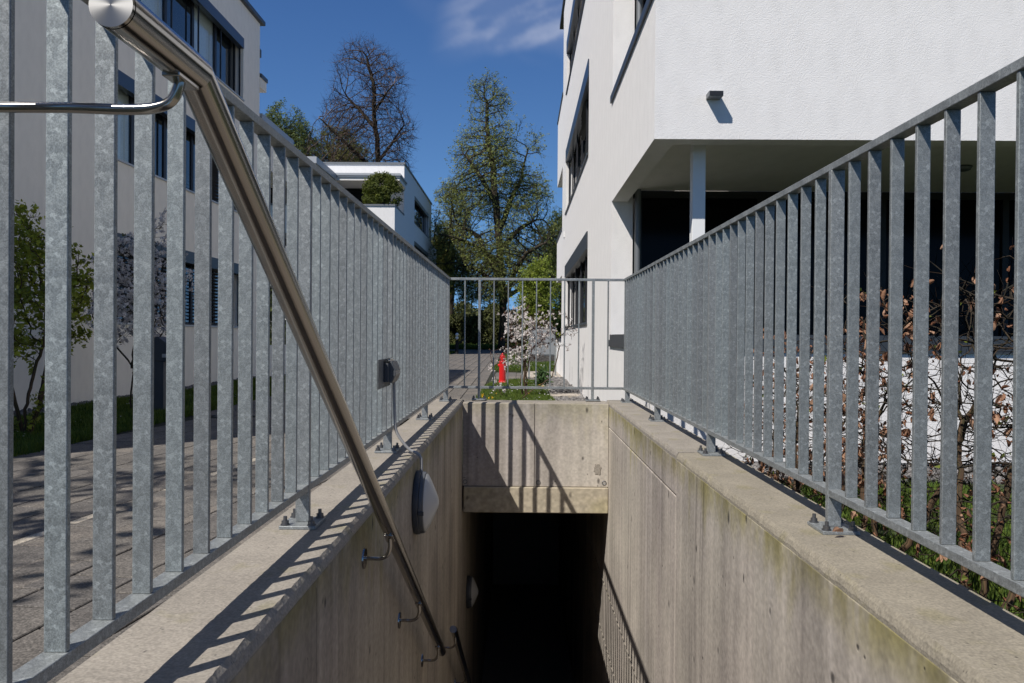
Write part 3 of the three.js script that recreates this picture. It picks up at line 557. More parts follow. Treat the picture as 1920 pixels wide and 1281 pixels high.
{ // black dimpled membrane at the foot of the loggia parapet
  const g = thing('drainage_membrane', 'black dimpled membrane along the foot of the white loggia parapet', 'membrane');
  part('sheet', boxG(1.2, 9, GY - 0.05, GY + 0.05, 6.815, 6.828), M.dark, g);
  const m = []; for (let i = 0; i < 200; i++) for (let j = 0; j < 4; j++) m.push(new THREE.Matrix4().makeTranslation(1.22 + i * 0.03 + (j & 1) * 0.015, 0.04 - j * 0.026, -6.812));
  stuff('dimple', new THREE.SphereGeometry(0.0105, 8, 6), M.plastic, m, g);
}
{ // left-hand house
  const X = -6.9, g = thing('apartment_house', 'pale rendered house on the left in its own shade, behind the shrubs', 'building'), top = 8.15, low = GY - 0.1, mull = [14.25, 15.55, 16.85, 18.1];
  const rows = [[0.19, 1.72], [2.985, 4.5], [5.8, 7.31]], D0 = 12.95, D1 = 19.35;
  part('wall', M2(plateX(X - 0.3, X, 4.4, 20.56, low, top, rows.map(([a, b]) => [D0, D1, a, b]))), M.plasterLeft, g);
  part('wall', M2(merge([boxG(-16, X - 0.3, low, top, 4.4, 4.7), boxG(-16, X - 0.3, low, top, 20.26, 20.56)])), M.plasterLeft, g);
  part('inner_block', boxG(-15.9, X - 0.302, low, top - 0.01, 4.72, 20.24), M.interior, g);
  rows.forEach(([a, b], i) => windowX(g, X, 1, D0, D1, a, b, { mull, box: 0.25, blinds: i === 0 ? [[0, 0.24], [1, 0.24], [3, 0.22]] : i === 1 ? [[3, 3.0], [4, 3.0]] : [], rollers: i === 2 ? [1, 3] : i === 1 ? [0] : [], sillM: M.aluLight, boxM: i ? M.aluBlue : M.alu }));
  part('roof_edge', merge([boxG(-16, X + 0.1, top, top + 0.1, 4.35, 20.7)]), M.alu, g);
  part('spandrel', M2(merge([boxG(X - 0.2, X, 4.5, 5.62, 20.56, 23.55), boxG(-14, X - 0.2, 4.5, 5.62, 23.35, 23.55), boxG(X - 0.2, X, 1.5, 2.6, 20.56, 23.55), boxG(-14, X - 0.2, 1.5, 2.6, 23.35, 23.55), boxG(X - 0.2, X, low, -0.3, 20.56, 23.55)])), M.plasterLeft, g);
  part('cap', boxG(X - 0.22, X + 0.03, 5.7, 5.85, 20.7, 23.58), M.aluLight, g);
  part('cap_rail', boxG(X - 0.2, X + 0.015, 5.62, 5.7, 20.62, 23.56), M.alu, g);
  part('slab', boxG(-14, X - 0.2, 4.6, 4.8, 20.56, 23.35), M.soffit, g);
  part('canopy', M2(boxG(-12, X + 0.02, 6.5, 6.76, 20.562, 21.05)), M.plasterLeft, g);
  part('canopy_cap', boxG(-12, X + 0.05, 6.76, 6.86, 20.562, 21.08), M.alu, g);
  part('bracket', boxG(X - 0.1, X + 0.01, 7.3, 7.5, 20.562, 20.66), M.alu, g);
}
{ // third house at the end of the path
  const X = -7.2, g = thing('apartment_house', 'white flat roofed house farther back with a planted balcony corner and one side window', 'building'), low = GY - 0.1, xl = -24;
  part('wall', M2(plateX(X - 0.3, X, 48.1, 62.8, low, 10.5, [[52.8, 60.8, 7.62, 9.42], [52.8, 60.8, 4.6, 6.4], [52.8, 60.8, 1.6, 3.4]])), M.plasterFar, g);
  part('wall', M2(plateD(48.1, 48.4, xl, X - 0.3, low, 10.5, [[-20, -8.1, 7.5, 9.3], [-20, -8.1, 4.4, 6.2], [-20, -8.1, 1.4, 3.2]])), M.plasterFar, g);
  part('inner_block', boxG(xl, X - 0.302, low, 10.4, 48.72, 62.7), M.interior, g);
  for (const y of [7.62, 4.6, 1.6]) windowX(g, X, 1, 52.8, 60.8, y, y + 1.8, { mull: [56.6, 58.7], box: 0.25, sillM: M.alu, boxM: M.aluGrey, depth: 0.22 });
  part('roof_edge', boxG(xl, X + 0.06, 10.5, 10.62, 48.04, 62.86), M.aluGrey, g);
  for (const [k, y] of [7.5, 4.4, 1.4].entries()) {   // shutters of the loggia doors: slats one by one on the top floor
    const s = part('shutter', boxG(-20, -8.1, y, y + 1.8, 48.45, 48.6), M.dark, g);
    if (k === 0) for (let q = 0; q < 17; q++) part('slat', new THREE.BoxGeometry(6.0, 0.012, 0.085).rotateX(0.45).translate(-11.2, y + 0.06 + q * 0.088 + EYE, -48.36), M.blind, s);
    else part('slats', merge(Array.from({ length: 17 }, (_, q) => new THREE.BoxGeometry(11.8, 0.012, 0.085).rotateX(0.45).translate(-14.05, y + 0.06 + q * 0.1 + EYE, -48.36))), M.blind, s);
  }
  for (const [a, b] of [[5.8, 7.36], [2.8, 4.3], [low, 1.2]]) {
    part('parapet', M2(merge([boxG(X - 0.2, X, a, b, 44.55, 48.1), boxG(xl, X - 0.2, a, b, 44.55, 44.75)])), M.plasterFar, g);
    part('cap', merge([boxG(X - 0.22, X + 0.03, b, b + 0.1, 44.5, 48.1), boxG(xl, X - 0.22, b, b + 0.1, 44.5, 44.78)]), M.aluGrey, g);
    if (a > 0) part('slab', boxG(xl, X - 0.2, a + 0.1, a + 0.35, 44.75, 48.1), M.soffit, g);
  }
  part('canopy', M2(boxG(-20, X + 0.1, 9.02, 9.2, 45.6, 48.1)), M.soffit, g);
  part('gutter', merge([boxG(-20, X + 0.14, 9.2, 9.44, 45.54, 48.1), boxG(-20, X + 0.2, 9.29, 9.38, 45.5, 48.1)]), M.aluLight, g);
  part('side_canopy', merge([boxG(-20, -10.75, 9.0, 9.35, 41, 45.48)]), M.aluLight, g);
  part('wall', M2(plateX(X - 0.3, X, 62.8, 66.7, low, 5.0)), M.plasterFar, g);
  part('parapet', M2(plateX(X - 0.2, X, 62.82, 66.7, 5.0, 7.3)), M.plasterFar, g);
  part('cap', boxG(X - 0.22, X + 0.04, 7.3, 7.4, 62.87, 66.74), M.aluGrey, g);
}

// ---------------------------------------------------------------- small things along the path
{
  const g = thing('hydrant', 'red hydrant post standing on the grass edge beside the path', 'hydrant'), x = -0.404, z = -18.06, y0 = 0.01;
  const lathe = (p, n = 32) => new THREE.LatheGeometry(p.map((q) => new THREE.Vector2(...q)), n).translate(x, y0, z);
  part('base_flange', lathe([[0.001, 0], [0.135, 0], [0.135, 0.03], [0.1, 0.035], [0.086, 0.07], [0.08, 0.1]]), M.red, g);
  part('body', lathe([[0.08, 0.1], [0.076, 0.5], [0.082, 0.51], [0.082, 0.535], [0.07, 0.545]]), M.red, g);
  part('head', lathe([[0.066, 0.545], [0.064, 0.63], [0.058, 0.665], [0.04, 0.69], [0.018, 0.7], [0.018, 0.722], [0.001, 0.724]]), M.red, g);
  for (const s of [-1, 1]) part('outlet', cylG(new THREE.Vector3(x + s * 0.06, 0.45, z), new THREE.Vector3(x + s * 0.105, 0.45, z), 0.03, 0.033, 16), M.red, g);
}
{
  const g = thing('utility_cabinet', 'light grey utility cabinet on the lawn behind the flowering shrub', 'cabinet'), x0 = 0.36, x1 = 1.46, d = 32.6;
  part('body', boxG(x0, x1, -0.78, 0.36, d, d + 0.4, 0.012), M.aluLight, g);
  part('base', boxG(x0 + 0.02, x1 - 0.02, GY, -0.78, d + 0.01, d + 0.39), M.stoneB, g);
  for (const [a, b] of [[x0 + 0.03, 0.905], [0.915, x1 - 0.03]]) part('door', boxG(a, b, -0.74, 0.3, d - 0.012, d + 0.001, 0.004), M.aluLight, g);
  part('roof', boxG(x0 - 0.03, x1 + 0.03, 0.362, 0.41, d - 0.03, d + 0.43, 0.01), M.aluGrey, g);
  part('handle', boxG(0.925, 0.95, -0.3, -0.16, d - 0.03, d - 0.011), M.plastic, g);
}
{
  const g = thing('path_light', 'dark bollard light with two small white globes at the far edge of the path', 'lamp'), x = -3.93, z = -48.6;
  part('post', new THREE.CylinderGeometry(0.09, 0.11, 0.85, 14).translate(x, 0.425, z), M.dark, g);
  part('arm', new THREE.BoxGeometry(0.5, 0.1, 0.1).rotateZ(0.7).translate(x + 0.25, 0.78, z), M.dark, g);
  for (const y of [1.0, 1.22]) part('globe', new THREE.SphereGeometry(0.1, 16, 12).translate(x, y, z), M.white, g);
}
{
  const g = thing('waste_bin', 'dark square waste bin post with a slanted hood on the left lawn', 'bin');
  part('post', boxG(-5.2, -4.96, GY - 0.02, -0.36, 10.85, 11.05, 0.006), M.plastic, g);
  const s = new THREE.Shape([[-0.16, 0], [0.18, -0.03], [0.24, 0.16], [0.02, 0.31], [-0.06, 0.31], [-0.17, 0.16]].map((p) => new THREE.Vector2(...p)));
  part('hood', new THREE.ExtrudeGeometry(s, { depth: 0.24, bevelEnabled: true, bevelSize: 0.006, bevelThickness: 0.006, bevelSegments: 1 }).translate(-5.06, -0.36 + EYE, -11.08), M.plastic, g);
  part('slot', boxG(-4.97, -4.86, -0.33, -0.28, 10.82, 10.85), M.aluLight, g);
}
{
  const g = thing('light_well', 'concrete light well with a steel grating at the foot of the white wall', 'light well');
  part('kerb', scaleUV(merge([boxG(0.56, 1.12, GY - 0.1, GY + 0.06, 14.1, 15.25, 0.006)]), 1), M.slab, g);
  part('kerb', boxG(0.56, 0.62, GY - 0.1, GY + 0.05, 15.26, 16.5, 0.004), M.slab, g);
  for (let i = 0; i < 14; i++) part('grating_bar', boxG(0.625, 1.12, GY + 0.02, GY + 0.045, 15.29 + i * 0.085, 15.305 + i * 0.085), M.zincDark, g);
  for (let i = 0; i < 6; i++) part('grating_bar', boxG(0.66 + i * 0.08, 0.667 + i * 0.08, GY + 0.015, GY + 0.04, 15.27, 16.45), M.zincDark, g);
  part('pit', boxG(0.625, 1.12, GY - 0.2, GY - 0.1, 15.26, 16.5), M.dark, g);
}
for (const [X, D, lab] of [[0.24, 21, 'thin grey steel post left of the concrete slab'], [1.0, 22.2, 'thin grey steel post on the concrete slab near the white wall']]) {
  const g = thing('steel_post', lab, 'post'); part('shaft', boxG(X - 0.025, X + 0.025, GY - 0.03, -0.1, D - 0.025, D + 0.025, 0.004), M.zinc, g); part('foot', boxG(X - 0.06, X + 0.06, GY + 0.031, GY + 0.042, D - 0.06, D + 0.06, 0.002), M.zinc, g);
}
// stones of the gravel strips
{
  const g0 = new THREE.IcosahedronGeometry(1, 1), R = rng(61), p = g0.attributes.position; for (let i = 0; i < p.count; i++) { const v = new THREE.Vector3().fromBufferAttribute(p, i), k = 0.8 + 0.4 * noise3(v.x * 1.7, v.y * 1.7, v.z * 1.7, 4); p.setXYZ(i, v.x * k, v.y * k * 0.7, v.z * k); }
  g0.computeVertexNormals();
  const lay = (n, x0, x1, d0, d1, r0, r1, skip) => Array.from({ length: n }, () => { const X = mixn(x0, x1, R()), D = mixn(d0, d1, R()), r = mixn(r0, r1, R() * R()); return skip && skip(X, D) ? null : new THREE.Matrix4().compose(P(X, GY + R() * 0.035, D), new THREE.Quaternion().setFromEuler(new THREE.Euler(R() * 6, R() * 6, R() * 6)), new THREE.Vector3(r, r, r)); }).filter(Boolean);
  const tint = (l) => l.map(() => { const t = 0.5 + R() * 0.8; return lin(t, t * 0.98, t * 0.96); });
  const a = lay(2600, 0.6, 1.14, 9, 21, 0.025, 0.07, (X, D) => D > 13.9 && D < 16.6 && X < 1.05), b = lay(900, 1.1, 6, 6.15, 6.75, 0.02, 0.055), c = lay(2600, -6.88, -6.5, 6, 20.5, 0.02, 0.05);
  const h = lay(240, 0.98, 1.13, 14, 16.6, 0.02, 0.05).concat(lay(200, 0.6, 1.14, 14.9, 15.3, 0.02, 0.05).map((t) => t.premultiply(new THREE.Matrix4().makeTranslation(0, 0.05, 0))));
  [[a.concat(h), 'grey gravel strip along the foot of the white house'], [b, 'gravel at the foot of the loggia parapet'], [c, 'shaded gravel strip along the left house wall']].forEach(([l, label]) => { const o = stuff('gravel', g0, M.stoneA, l, null, tint(l)); o.userData.label = label; o.userData.category = 'gravel'; });
}

// ---------------------------------------------------------------- growing trees and shrubs
// branches grow towards points scattered in the crown (space colonisation); roots: list of polylines
function grow({ roots, attr, D, reach, kill, iter = 200, seed = 1, wob = 0.12, up = 0.05 }) {
  const R = rng(seed), pos = [], par = [], V = (x, y, z) => new THREE.Vector3(x, y, z);
  for (const line of roots) {
    let last = line.from ?? -1; const pts = line.pts;
    for (let i = 0; i < pts.length; i++) {
      if (i === 0 && last >= 0) continue;
      if (i > 0) { const n = Math.max(1, Math.round(pts[i].distanceTo(pts[i - 1]) / D)); for (let k = 1; k <= n; k++) { pos.push(pts[i - 1].clone().lerp(pts[i], k / n).add(V((R() - 0.5) * D * wob, 0, (R() - 0.5) * D * wob))); par.push(last); last = pos.length - 1; const q = pos[last], am = D * (line.curl ?? 0); if (am && k < n) { q.x += am * (noise3(q.x * 0.35, q.y * 0.35, q.z * 0.35, seed + 3) - 0.5); q.z += am * (noise3(q.x * 0.35, q.y * 0.35, q.z * 0.35, seed + 9) - 0.5); } } } else { pos.push(pts[0].clone()); par.push(-1); last = pos.length - 1; }
    }
  }
  const A = attr, n = A.length, best = new Int32Array(n).fill(-1), bd = new Float32Array(n).fill(reach * reach), alive = new Uint8Array(n).fill(1);
  const test = (k) => { const p = pos[k]; for (let i = 0; i < n; i++) if (alive[i]) { const a = A[i], dx = a.x - p.x, dy = a.y - p.y, dz = a.z - p.z, q = dx * dx + dy * dy + dz * dz; if (q < kill * kill) { alive[i] = 0; continue; } if (q < bd[i]) { bd[i] = q; best[i] = k; } } };
  for (let k = 0; k < pos.length; k++) test(k);
  for (let it = 0; it < iter; it++) {
    const pull = new Map();
    for (let i = 0; i < n; i++) if (alive[i] && best[i] >= 0) { const k = best[i], d = A[i].clone().sub(pos[k]).normalize(); const q = pull.get(k); if (q) q.add(d); else pull.set(k, d); }
    if (!pull.size) break;
    const from = pos.length;
    for (const [k, d] of pull) {
      d.normalize(); d.x += (R() - 0.5) * wob * 3; d.y += (R() - 0.5) * wob * 3 + up; d.z += (R() - 0.5) * wob * 3; d.normalize();
      if (par[k] >= 0) { const b = pos[k].clone().sub(pos[par[k]]).normalize(); d.addScaledVector(b, 0.35).normalize(); }
      const q = pos[k].clone().addScaledVector(d, D); pos.push(q); par.push(k);
    }
    for (let k = from; k < pos.length; k++) test(k);
    if (pos.length > 20000) break;
  }
  return { pos, par };
}
function thicken(sk, tip, ex, cap) {
  const n = sk.pos.length, r = new Float32Array(n), kids = new Int32Array(n);
  for (let i = n - 1; i >= 0; i--) { const own = kids[i] ? Math.pow(r[i], 1 / ex) : tip; r[i] = Math.min(own, cap ?? 99); const p = sk.par[i]; if (p >= 0) { r[p] += Math.pow(own, ex); kids[p]++; } }
  sk.r = r; sk.kids = kids; return sk;
}
function tubes(sk, rMin, rMax, wide = 1) {           // tapering tubes along the chains whose radius lies between rMin and rMax
  const n = sk.pos.length, main = new Int32Array(n).fill(-1), pos = [], nor = [], uv = [], idx = [];
  for (let i = 0; i < n; i++) { const p = sk.par[i]; if (p >= 0 && (main[p] < 0 || sk.r[i] > sk.r[main[p]])) main[p] = i; }
  const draw = (chain) => {
    if (chain.length < 2) return;
    const k = sk.r[chain[0]], sides = k > 0.12 ? 10 : k > 0.04 ? 7 : k > 0.015 ? 5 : 3, base = pos.length / 3, fr = new THREE.Vector3(0.3, 0.1, 0.9); let along = 0;
    chain.forEach((c, i) => {
      const t = sk.pos[chain[Math.min(i + 1, chain.length - 1)]].clone().sub(sk.pos[chain[Math.max(i - 1, 0)]]).normalize();
      fr.addScaledVector(t, -fr.dot(t)); if (fr.lengthSq() < 1e-6) fr.set(1, 0, 0).addScaledVector(t, -t.x); fr.normalize(); const b = t.clone().cross(fr);
      if (i) along += sk.pos[c].distanceTo(sk.pos[chain[i - 1]]);
      const r = (i === 0 && chain.length > 1 ? Math.min(sk.r[c], sk.r[chain[1]] * 1.25) : sk.r[c]) * wide;
      for (let s = 0; s <= sides; s++) { const q = s / sides * 6.2832, o = fr.clone().multiplyScalar(Math.cos(q)).addScaledVector(b, Math.sin(q)); const rr = r * (sides > 6 ? 1 + 0.12 * Math.sin(q * 3 + along * 2) : 1); pos.push(sk.pos[c].x + o.x * rr, sk.pos[c].y + o.y * rr, sk.pos[c].z + o.z * rr); nor.push(o.x, o.y, o.z); uv.push(s / sides * (k > 0.1 ? 2 : 1), along * 0.5); }
      if (i) for (let s = 0; s < sides; s++) { const a = base + (i - 1) * (sides + 1) + s, d = a + sides + 1; idx.push(a, a + 1, d, d, a + 1, d + 1); }
    });
  };
  const inside = (i) => sk.r[i] >= rMin && sk.r[i] < rMax;
  for (let i = 0; i < n; i++) {
    const p = sk.par[i]; if (!inside(i)) continue;
    const starts = p < 0 || main[p] !== i || !inside(p); if (!starts) continue;
    const chain = p >= 0 ? [p] : []; let k = i; while (k >= 0 && inside(k)) { chain.push(k); k = main[k]; }
    draw(chain);
  }
  const g = new THREE.BufferGeometry();
  g.setAttribute('position', new THREE.Float32BufferAttribute(pos, 3)); g.setAttribute('normal', new THREE.Float32BufferAttribute(nor, 3)); g.setAttribute('uv', new THREE.Float32BufferAttribute(uv, 2)); g.setIndex(idx);
  return g;
}
function sprigs(sk, R, { rBelow, per, len, r, bend = 0.4, spread = 1, rise = 0.15 }) {   // fine twigs; returns geometry and the places along them
  const pos = [], nor = [], places = [], tri = (a, b, c, o) => { pos.push(...a.toArray(), ...b.toArray(), ...c.toArray()); for (let k = 0; k < 3; k++) nor.push(...o.toArray()); };
  for (let i = 0; i < sk.pos.length; i++) {
    if (sk.r[i] > rBelow || sk.par[i] < 0) continue;
    const dir = sk.pos[i].clone().sub(sk.pos[sk.par[i]]).normalize(), m = Math.floor(per) + (R() < per % 1 ? 1 : 0);
    for (let k = 0; k < m; k++) {
      const d = dir.clone().add(new THREE.Vector3((R() - 0.5) * 2, (R() - 0.5) * 2 + rise, (R() - 0.5) * 2).multiplyScalar(spread)).normalize(), L = len * (0.5 + R());
      let a = sk.pos[i].clone(), rr = r; const s = new THREE.Vector3(R() - 0.5, R() - 0.5, R() - 0.5).cross(d).normalize(), u = s.clone().cross(d);
      for (let q = 0; q < 2; q++) {
        d.x += (R() - 0.5) * bend; d.y += (R() - 0.5) * bend + rise * 0.4; d.z += (R() - 0.5) * bend; d.normalize();
        const b = a.clone().addScaledVector(d, L / 2), rb = rr * 0.55;
        for (let t = 0; t < 3; t++) { const o0 = t * 2.0944, o1 = o0 + 2.0944, A = (p, w, o) => p.clone().addScaledVector(s, Math.cos(o) * w).addScaledVector(u, Math.sin(o) * w), n = s.clone().multiplyScalar(Math.cos(o0 + 1.05)).addScaledVector(u, Math.sin(o0 + 1.05)); tri(A(a, rr, o0), A(a, rr, o1), A(b, rb, o1), n); tri(A(a, rr, o0), A(b, rb, o1), A(b, rb, o0), n); }
        a = b; rr = rb; places.push([a.clone(), d.clone()]);
      }
    }
  }
  const g = new THREE.BufferGeometry(); g.setAttribute('position', new THREE.Float32BufferAttribute(pos, 3)); g.setAttribute('normal', new THREE.Float32BufferAttribute(nor, 3)); g.setAttribute('uv', new THREE.Float32BufferAttribute(new Float32Array(pos.length / 3 * 2), 2));
  return { g, places };
}
function leafG(w, l, fold = 0.25, rows = 2) {        // a leaf folded along its midrib, from the stalk along +y
  const p = [], prof = rows === 2 ? [[0, 0], [0.5, 0.42], [0, 1]] : [[0, 0], [0.34, 0.2], [0.5, 0.45], [0.36, 0.74], [0, 1]];
  for (let i = 0; i + 1 < prof.length; i++) for (const s of [-1, 1]) { const [a, b] = prof[i], [c, d] = prof[i + 1], q = (x, y) => [s * x * w, y * l, fold * x * w * 1.6 - 0.12 * l * y * y], m = (y) => [0, y * l, -0.12 * l * y * y]; if (a > 0) p.push(...m(b), ...q(a, b), ...m(d)); p.push(...(a > 0 ? q(a, b) : m(b)), ...(c > 0 ? q(c, d) : m(d)), ...(c > 0 && a === 0 ? m(d) : a > 0 && c > 0 ? m(d) : m(d))); }
  const g = new THREE.BufferGeometry(); g.setAttribute('position', new THREE.Float32BufferAttribute(p, 3)); g.computeVertexNormals(); g.setAttribute('uv', new THREE.Float32BufferAttribute(new Float32Array(p.length / 3 * 2), 2)); return g;
}
function sprayG(n, size, seed, w = 0.6, sp = 1) {    // several leaves about one point
  const R = rng(seed), l = []; for (let i = 0; i < n; i++) { const g = leafG(size * w * (0.7 + 0.6 * R()), size * (0.7 + 0.6 * R())); g.applyMatrix4(new THREE.Matrix4().compose(new THREE.Vector3((R() - 0.5) * size * sp, (R() - 0.5) * size * sp, (R() - 0.5) * size * sp), new THREE.Quaternion().setFromEuler(new THREE.Euler(R() * 6, R() * 6, R() * 6)), new THREE.Vector3(1, 1, 1))); l.push(g); } return mergeGeometries(l);
}
const q4 = () => new THREE.Quaternion(), randQ = (R) => q4().setFromEuler(new THREE.Euler(R() * 6.3, R() * 6.3, R() * 6.3));
function spread(places, R, keep, s0, s1, jit, ok) { const out = []; for (const [p] of places) { if (R() > keep || (ok && !ok(p))) continue; const s = mixn(s0, s1, R()); out.push(new THREE.Matrix4().compose(p.clone().add(new THREE.Vector3((R() - 0.5) * jit, (R() - 0.5) * jit, (R() - 0.5) * jit)), randQ(R), new THREE.Vector3(s, s, s))); } return out; }
const tints = (l, R, a, b, v = 0.35) => l.map(() => { const t = R(), k = 1 - v + 2 * v * R(); return lin(mixn(a[0], b[0], t) * k, mixn(a[1], b[1], t) * k, mixn(a[2], b[2], t) * k); });

// outline of a crown as read off: rows of [height above ground, left, right], metres about the trunk
function crownPoints(n, rows, R, { deep = 0.85, clump = 0.4, thr = 0.42, seed = 5, x0 = 0, z0 = 0, edge = 0.5 } = {}) {
  const out = [], lo = rows[0][0], hi = rows[rows.length - 1][0], wid = Math.max(...rows.map((r) => r[2] - r[1]));
  for (let guard = 0; out.length < n && guard < n * 60; guard++) {
    const y = mixn(lo, hi, R()); let i = 0; while (i + 2 < rows.length && rows[i + 1][0] < y) i++;
    const t = clamp((y - rows[i][0]) / (rows[i + 1][0] - rows[i][0])), l = mixn(rows[i][1], rows[i + 1][1], t), r = mixn(rows[i][2], rows[i + 1][2], t), w = (r - l) / 2;
    if (R() > Math.pow((r - l) / wid, 1.6) + 0.05) continue;
    const a = R() * 6.2832, k = Math.pow(R(), edge), x = (l + r) / 2 + Math.cos(a) * k * w, z = Math.sin(a) * k * w * deep;
    if (noise3(x * clump, y * clump, z * clump, seed) < thr) continue;
    out.push(new THREE.Vector3(x0 + x, y, z0 + z));
  }
  return out;
}
const fromPx = (d, cx, list) => list.map(([py, a, b]) => [(631.1 - py) / 1470 * d + EYE, (a - cx) / 1470 * d, (b - cx) / 1470 * d]).sort((p, q) => p[0] - q[0]);
const V3 = (x, y, z) => new THREE.Vector3(x, y, z);
function tree(name, label, category, group, { D, rows, limbs, n, step: sd, reach, kill, tip, ex, seed, leaf, sprig, bark = M.bark, twigM, cap, crown }) {
  const g = thing(name, label, category, group), R = rng(seed), x0 = limbs[0][0].x, z0 = limbs[0][0].z;
  const sk = thicken(grow({ roots: limbs.map((pts) => ({ pts, curl: 1.6 })), attr: crownPoints(n, rows, R, { x0: crown?.x ?? x0, z0, seed, ...crown }), D: sd, reach, kill, seed, wob: 0.16 }), tip, ex, cap);
  part('trunk', tubes(sk, 0.05, 99), bark, g);
  part('branches', tubes(sk, 0, 0.05), twigM ?? bark, g);
  const s = sprigs(sk, R, { rBelow: tip * 2.6, ...sprig });
  part('twigs', s.g, twigM ?? bark, g).userData.kind = 'stuff';
  if (leaf) { const m = spread(s.places, R, leaf.keep, leaf.s0, leaf.s1, leaf.jit, leaf.ok); stuff(leaf.name ?? 'leaves', leaf.g, leaf.m ?? M.leaf, m, g, tints(m, R, leaf.a, leaf.b)); }
  return g;
}
const sprayA = sprayG(6, 0.16, 5, 0.7, 1.5), sprayB = sprayG(7, 0.2, 6, 0.65, 1.6);
{ // tall linden in young leaf beyond the path
  const d = 62, cx = 975.5, f = (px, py) => V3((px - cx) / 1470 * d, (631.1 - py) / 1470 * d + EYE, -d), j = (v, z) => v.setZ(-d + z);
  tree('linden_tree', 'tall broad tree in fresh green leaf standing past the end of the path', 'tree', undefined, {
    D: d, seed: 12, n: 14000, step: 0.26, reach: 4, kill: 0.38, tip: 0.019, ex: 2.05, cap: 0.5,
    rows: fromPx(d, cx, [[145, 893, 922], [175, 872, 940], [200, 862, 960], [235, 868, 978], [255, 862, 1004], [285, 848, 1015], [330, 850, 1015], [365, 832, 1026], [400, 814, 1046], [450, 806, 1058], [500, 810, 1062], [540, 826, 1060], [565, 850, 1052]]),
    limbs: [[f(941, 652), f(943, 560), f(940, 500), f(934, 420), f(922, 330), f(912, 250), f(905, 185)], [f(945, 570), j(f(960, 520), 1), j(f(985, 480), 2), j(f(1020, 462), 2.5)], [f(941, 530), j(f(915, 480), -1), j(f(895, 440), -1.5), j(f(862, 420), -2)], [f(936, 440), j(f(955, 380), -1), j(f(975, 330), -1.5), j(f(985, 270), -1.2)], [f(928, 380), j(f(900, 340), 1.5), j(f(870, 300), 2)], [f(942, 545), j(f(900, 510), 2), j(f(860, 500), 3)], [f(944, 560), j(f(975, 540), -2), j(f(1015, 520), -3)], [f(940, 500), j(f(905, 470), 1.5), j(f(860, 455), 2.5), j(f(828, 450), 3)], [f(938, 470), j(f(970, 430), -1), j(f(1005, 405), -2)]],
    crown: { x: 0, deep: 0.8, clump: 0.55, thr: 0.46, edge: 0.4 },
    sprig: { per: 1.9, len: 0.7, r: 0.011, rise: 0.1 }, bark: M.bark, twigM: M.barkDark,
    leaf: { g: sprayA, keep: 0.95, s0: 0.3, s1: 0.74, jit: 0.5, a: [0.33, 0.35, 0.1], b: [0.2, 0.24, 0.06] } });
}
{ // bare tree behind the third house
  const d = 78, cx = 975.5, f = (px, py, z = 0) => V3((px - cx) / 1470 * d, (631.1 - py) / 1470 * d + EYE, -d + z);
  tree('bare_tree', 'tall bare reddish brown tree behind the flat roofed house', 'tree', undefined, {
    D: d, seed: 27, n: 9500, step: 0.34, reach: 5, kill: 0.42, tip: 0.0165, ex: 2.1, cap: 0.55,
    rows: fromPx(d, cx, [[82, 648, 700], [100, 632, 722], [120, 624, 742], [150, 622, 760], [180, 616, 765], [205, 600, 758], [235, 590, 776], [265, 572, 780], [300, 565, 770], [330, 575, 765]]),
    limbs: [[f(706, 648), f(705, 400), f(703, 320), f(700, 230), f(693, 150), f(684, 110)], [f(702, 330), f(660, 285, 2), f(610, 240, 3)], [f(702, 305), f(728, 268, -1), f(748, 222, -2)], [f(700, 240), f(665, 200, -1), f(635, 165, -2)], [f(698, 210), f(730, 185, 2), f(755, 165, 3)], [f(704, 345), f(655, 318, -2), f(600, 292, -3)]],
    crown: { x: 0, deep: 0.8, clump: 0.36, thr: 0.36, edge: 0.45 },
    sprig: { per: 2.1, len: 0.9, r: 0.0115, rise: 0.2, bend: 0.5 }, bark: M.barkDark, twigM: M.barkTwig,
    leaf: { name: 'buds', g: sprayG(3, 0.06, 9, 0.6, 2), keep: 0.22, s0: 0.6, s1: 1.2, jit: 0.1, a: [0.13, 0.055, 0.04], b: [0.09, 0.05, 0.03] } });
}
function farTree(label, d, px, base, rows, seed, a, b, keep, n = 1100, limbs = [], kind = 'leafy_tree') {
  const cx = 975.5, f = (x, y, z = 0) => V3((x - cx) / 1470 * d, (631.1 - y) / 1470 * d + EYE, -d + z), top = Math.min(...rows.map((r) => r[0])), w = Math.max(...rows.map((r) => r[2] - r[1])) / 1470 * d, q = clamp(w / 7, 0.34, 1);
  tree(kind, label, 'tree', undefined, { D: d, seed, n: n * 4, step: 0.28 * q, reach: 4, kill: 0.42 * q, tip: 0.02 * q, ex: 2.0, cap: 0.4, rows: fromPx(d, cx, rows), limbs: [[f(px, base), f(px + 1, mixn(base, top, 0.5)), f(px - 2, mixn(base, top, 0.85))], ...limbs.map((l) => l.map((q) => f(...q)))], crown: { x: 0, deep: 0.85, clump: 0.4, thr: 0.4, edge: 0.5 }, sprig: { per: 1.6, len: 0.75 * Math.sqrt(q), r: 0.013 * q }, bark: M.barkDark, twigM: M.barkDark, leaf: { g: sprayB, keep: keep * 0.8, s0: 0.6 * Math.sqrt(q), s1: 1.2 * Math.sqrt(q), jit: 0.5 * q, a, b } });
}
farTree('light green tree left of the bare tree, behind the left house corner', 84, 528, 640, [[198, 515, 545], [215, 500, 560], [240, 490, 572], [270, 492, 590], [300, 510, 610], [330, 520, 620]], 41, [0.196, 0.238, 0.06], [0.136, 0.178, 0.051], 0.6, 1300);
farTree('olive green tree low behind the bare tree above the flat roof', 88, 622, 640, [[245, 612, 640], [265, 590, 662], [285, 575, 680], [310, 570, 690], [330, 570, 690]], 43, [0.221, 0.221, 0.051], [0.17, 0.17, 0.051], 0.75, 900);
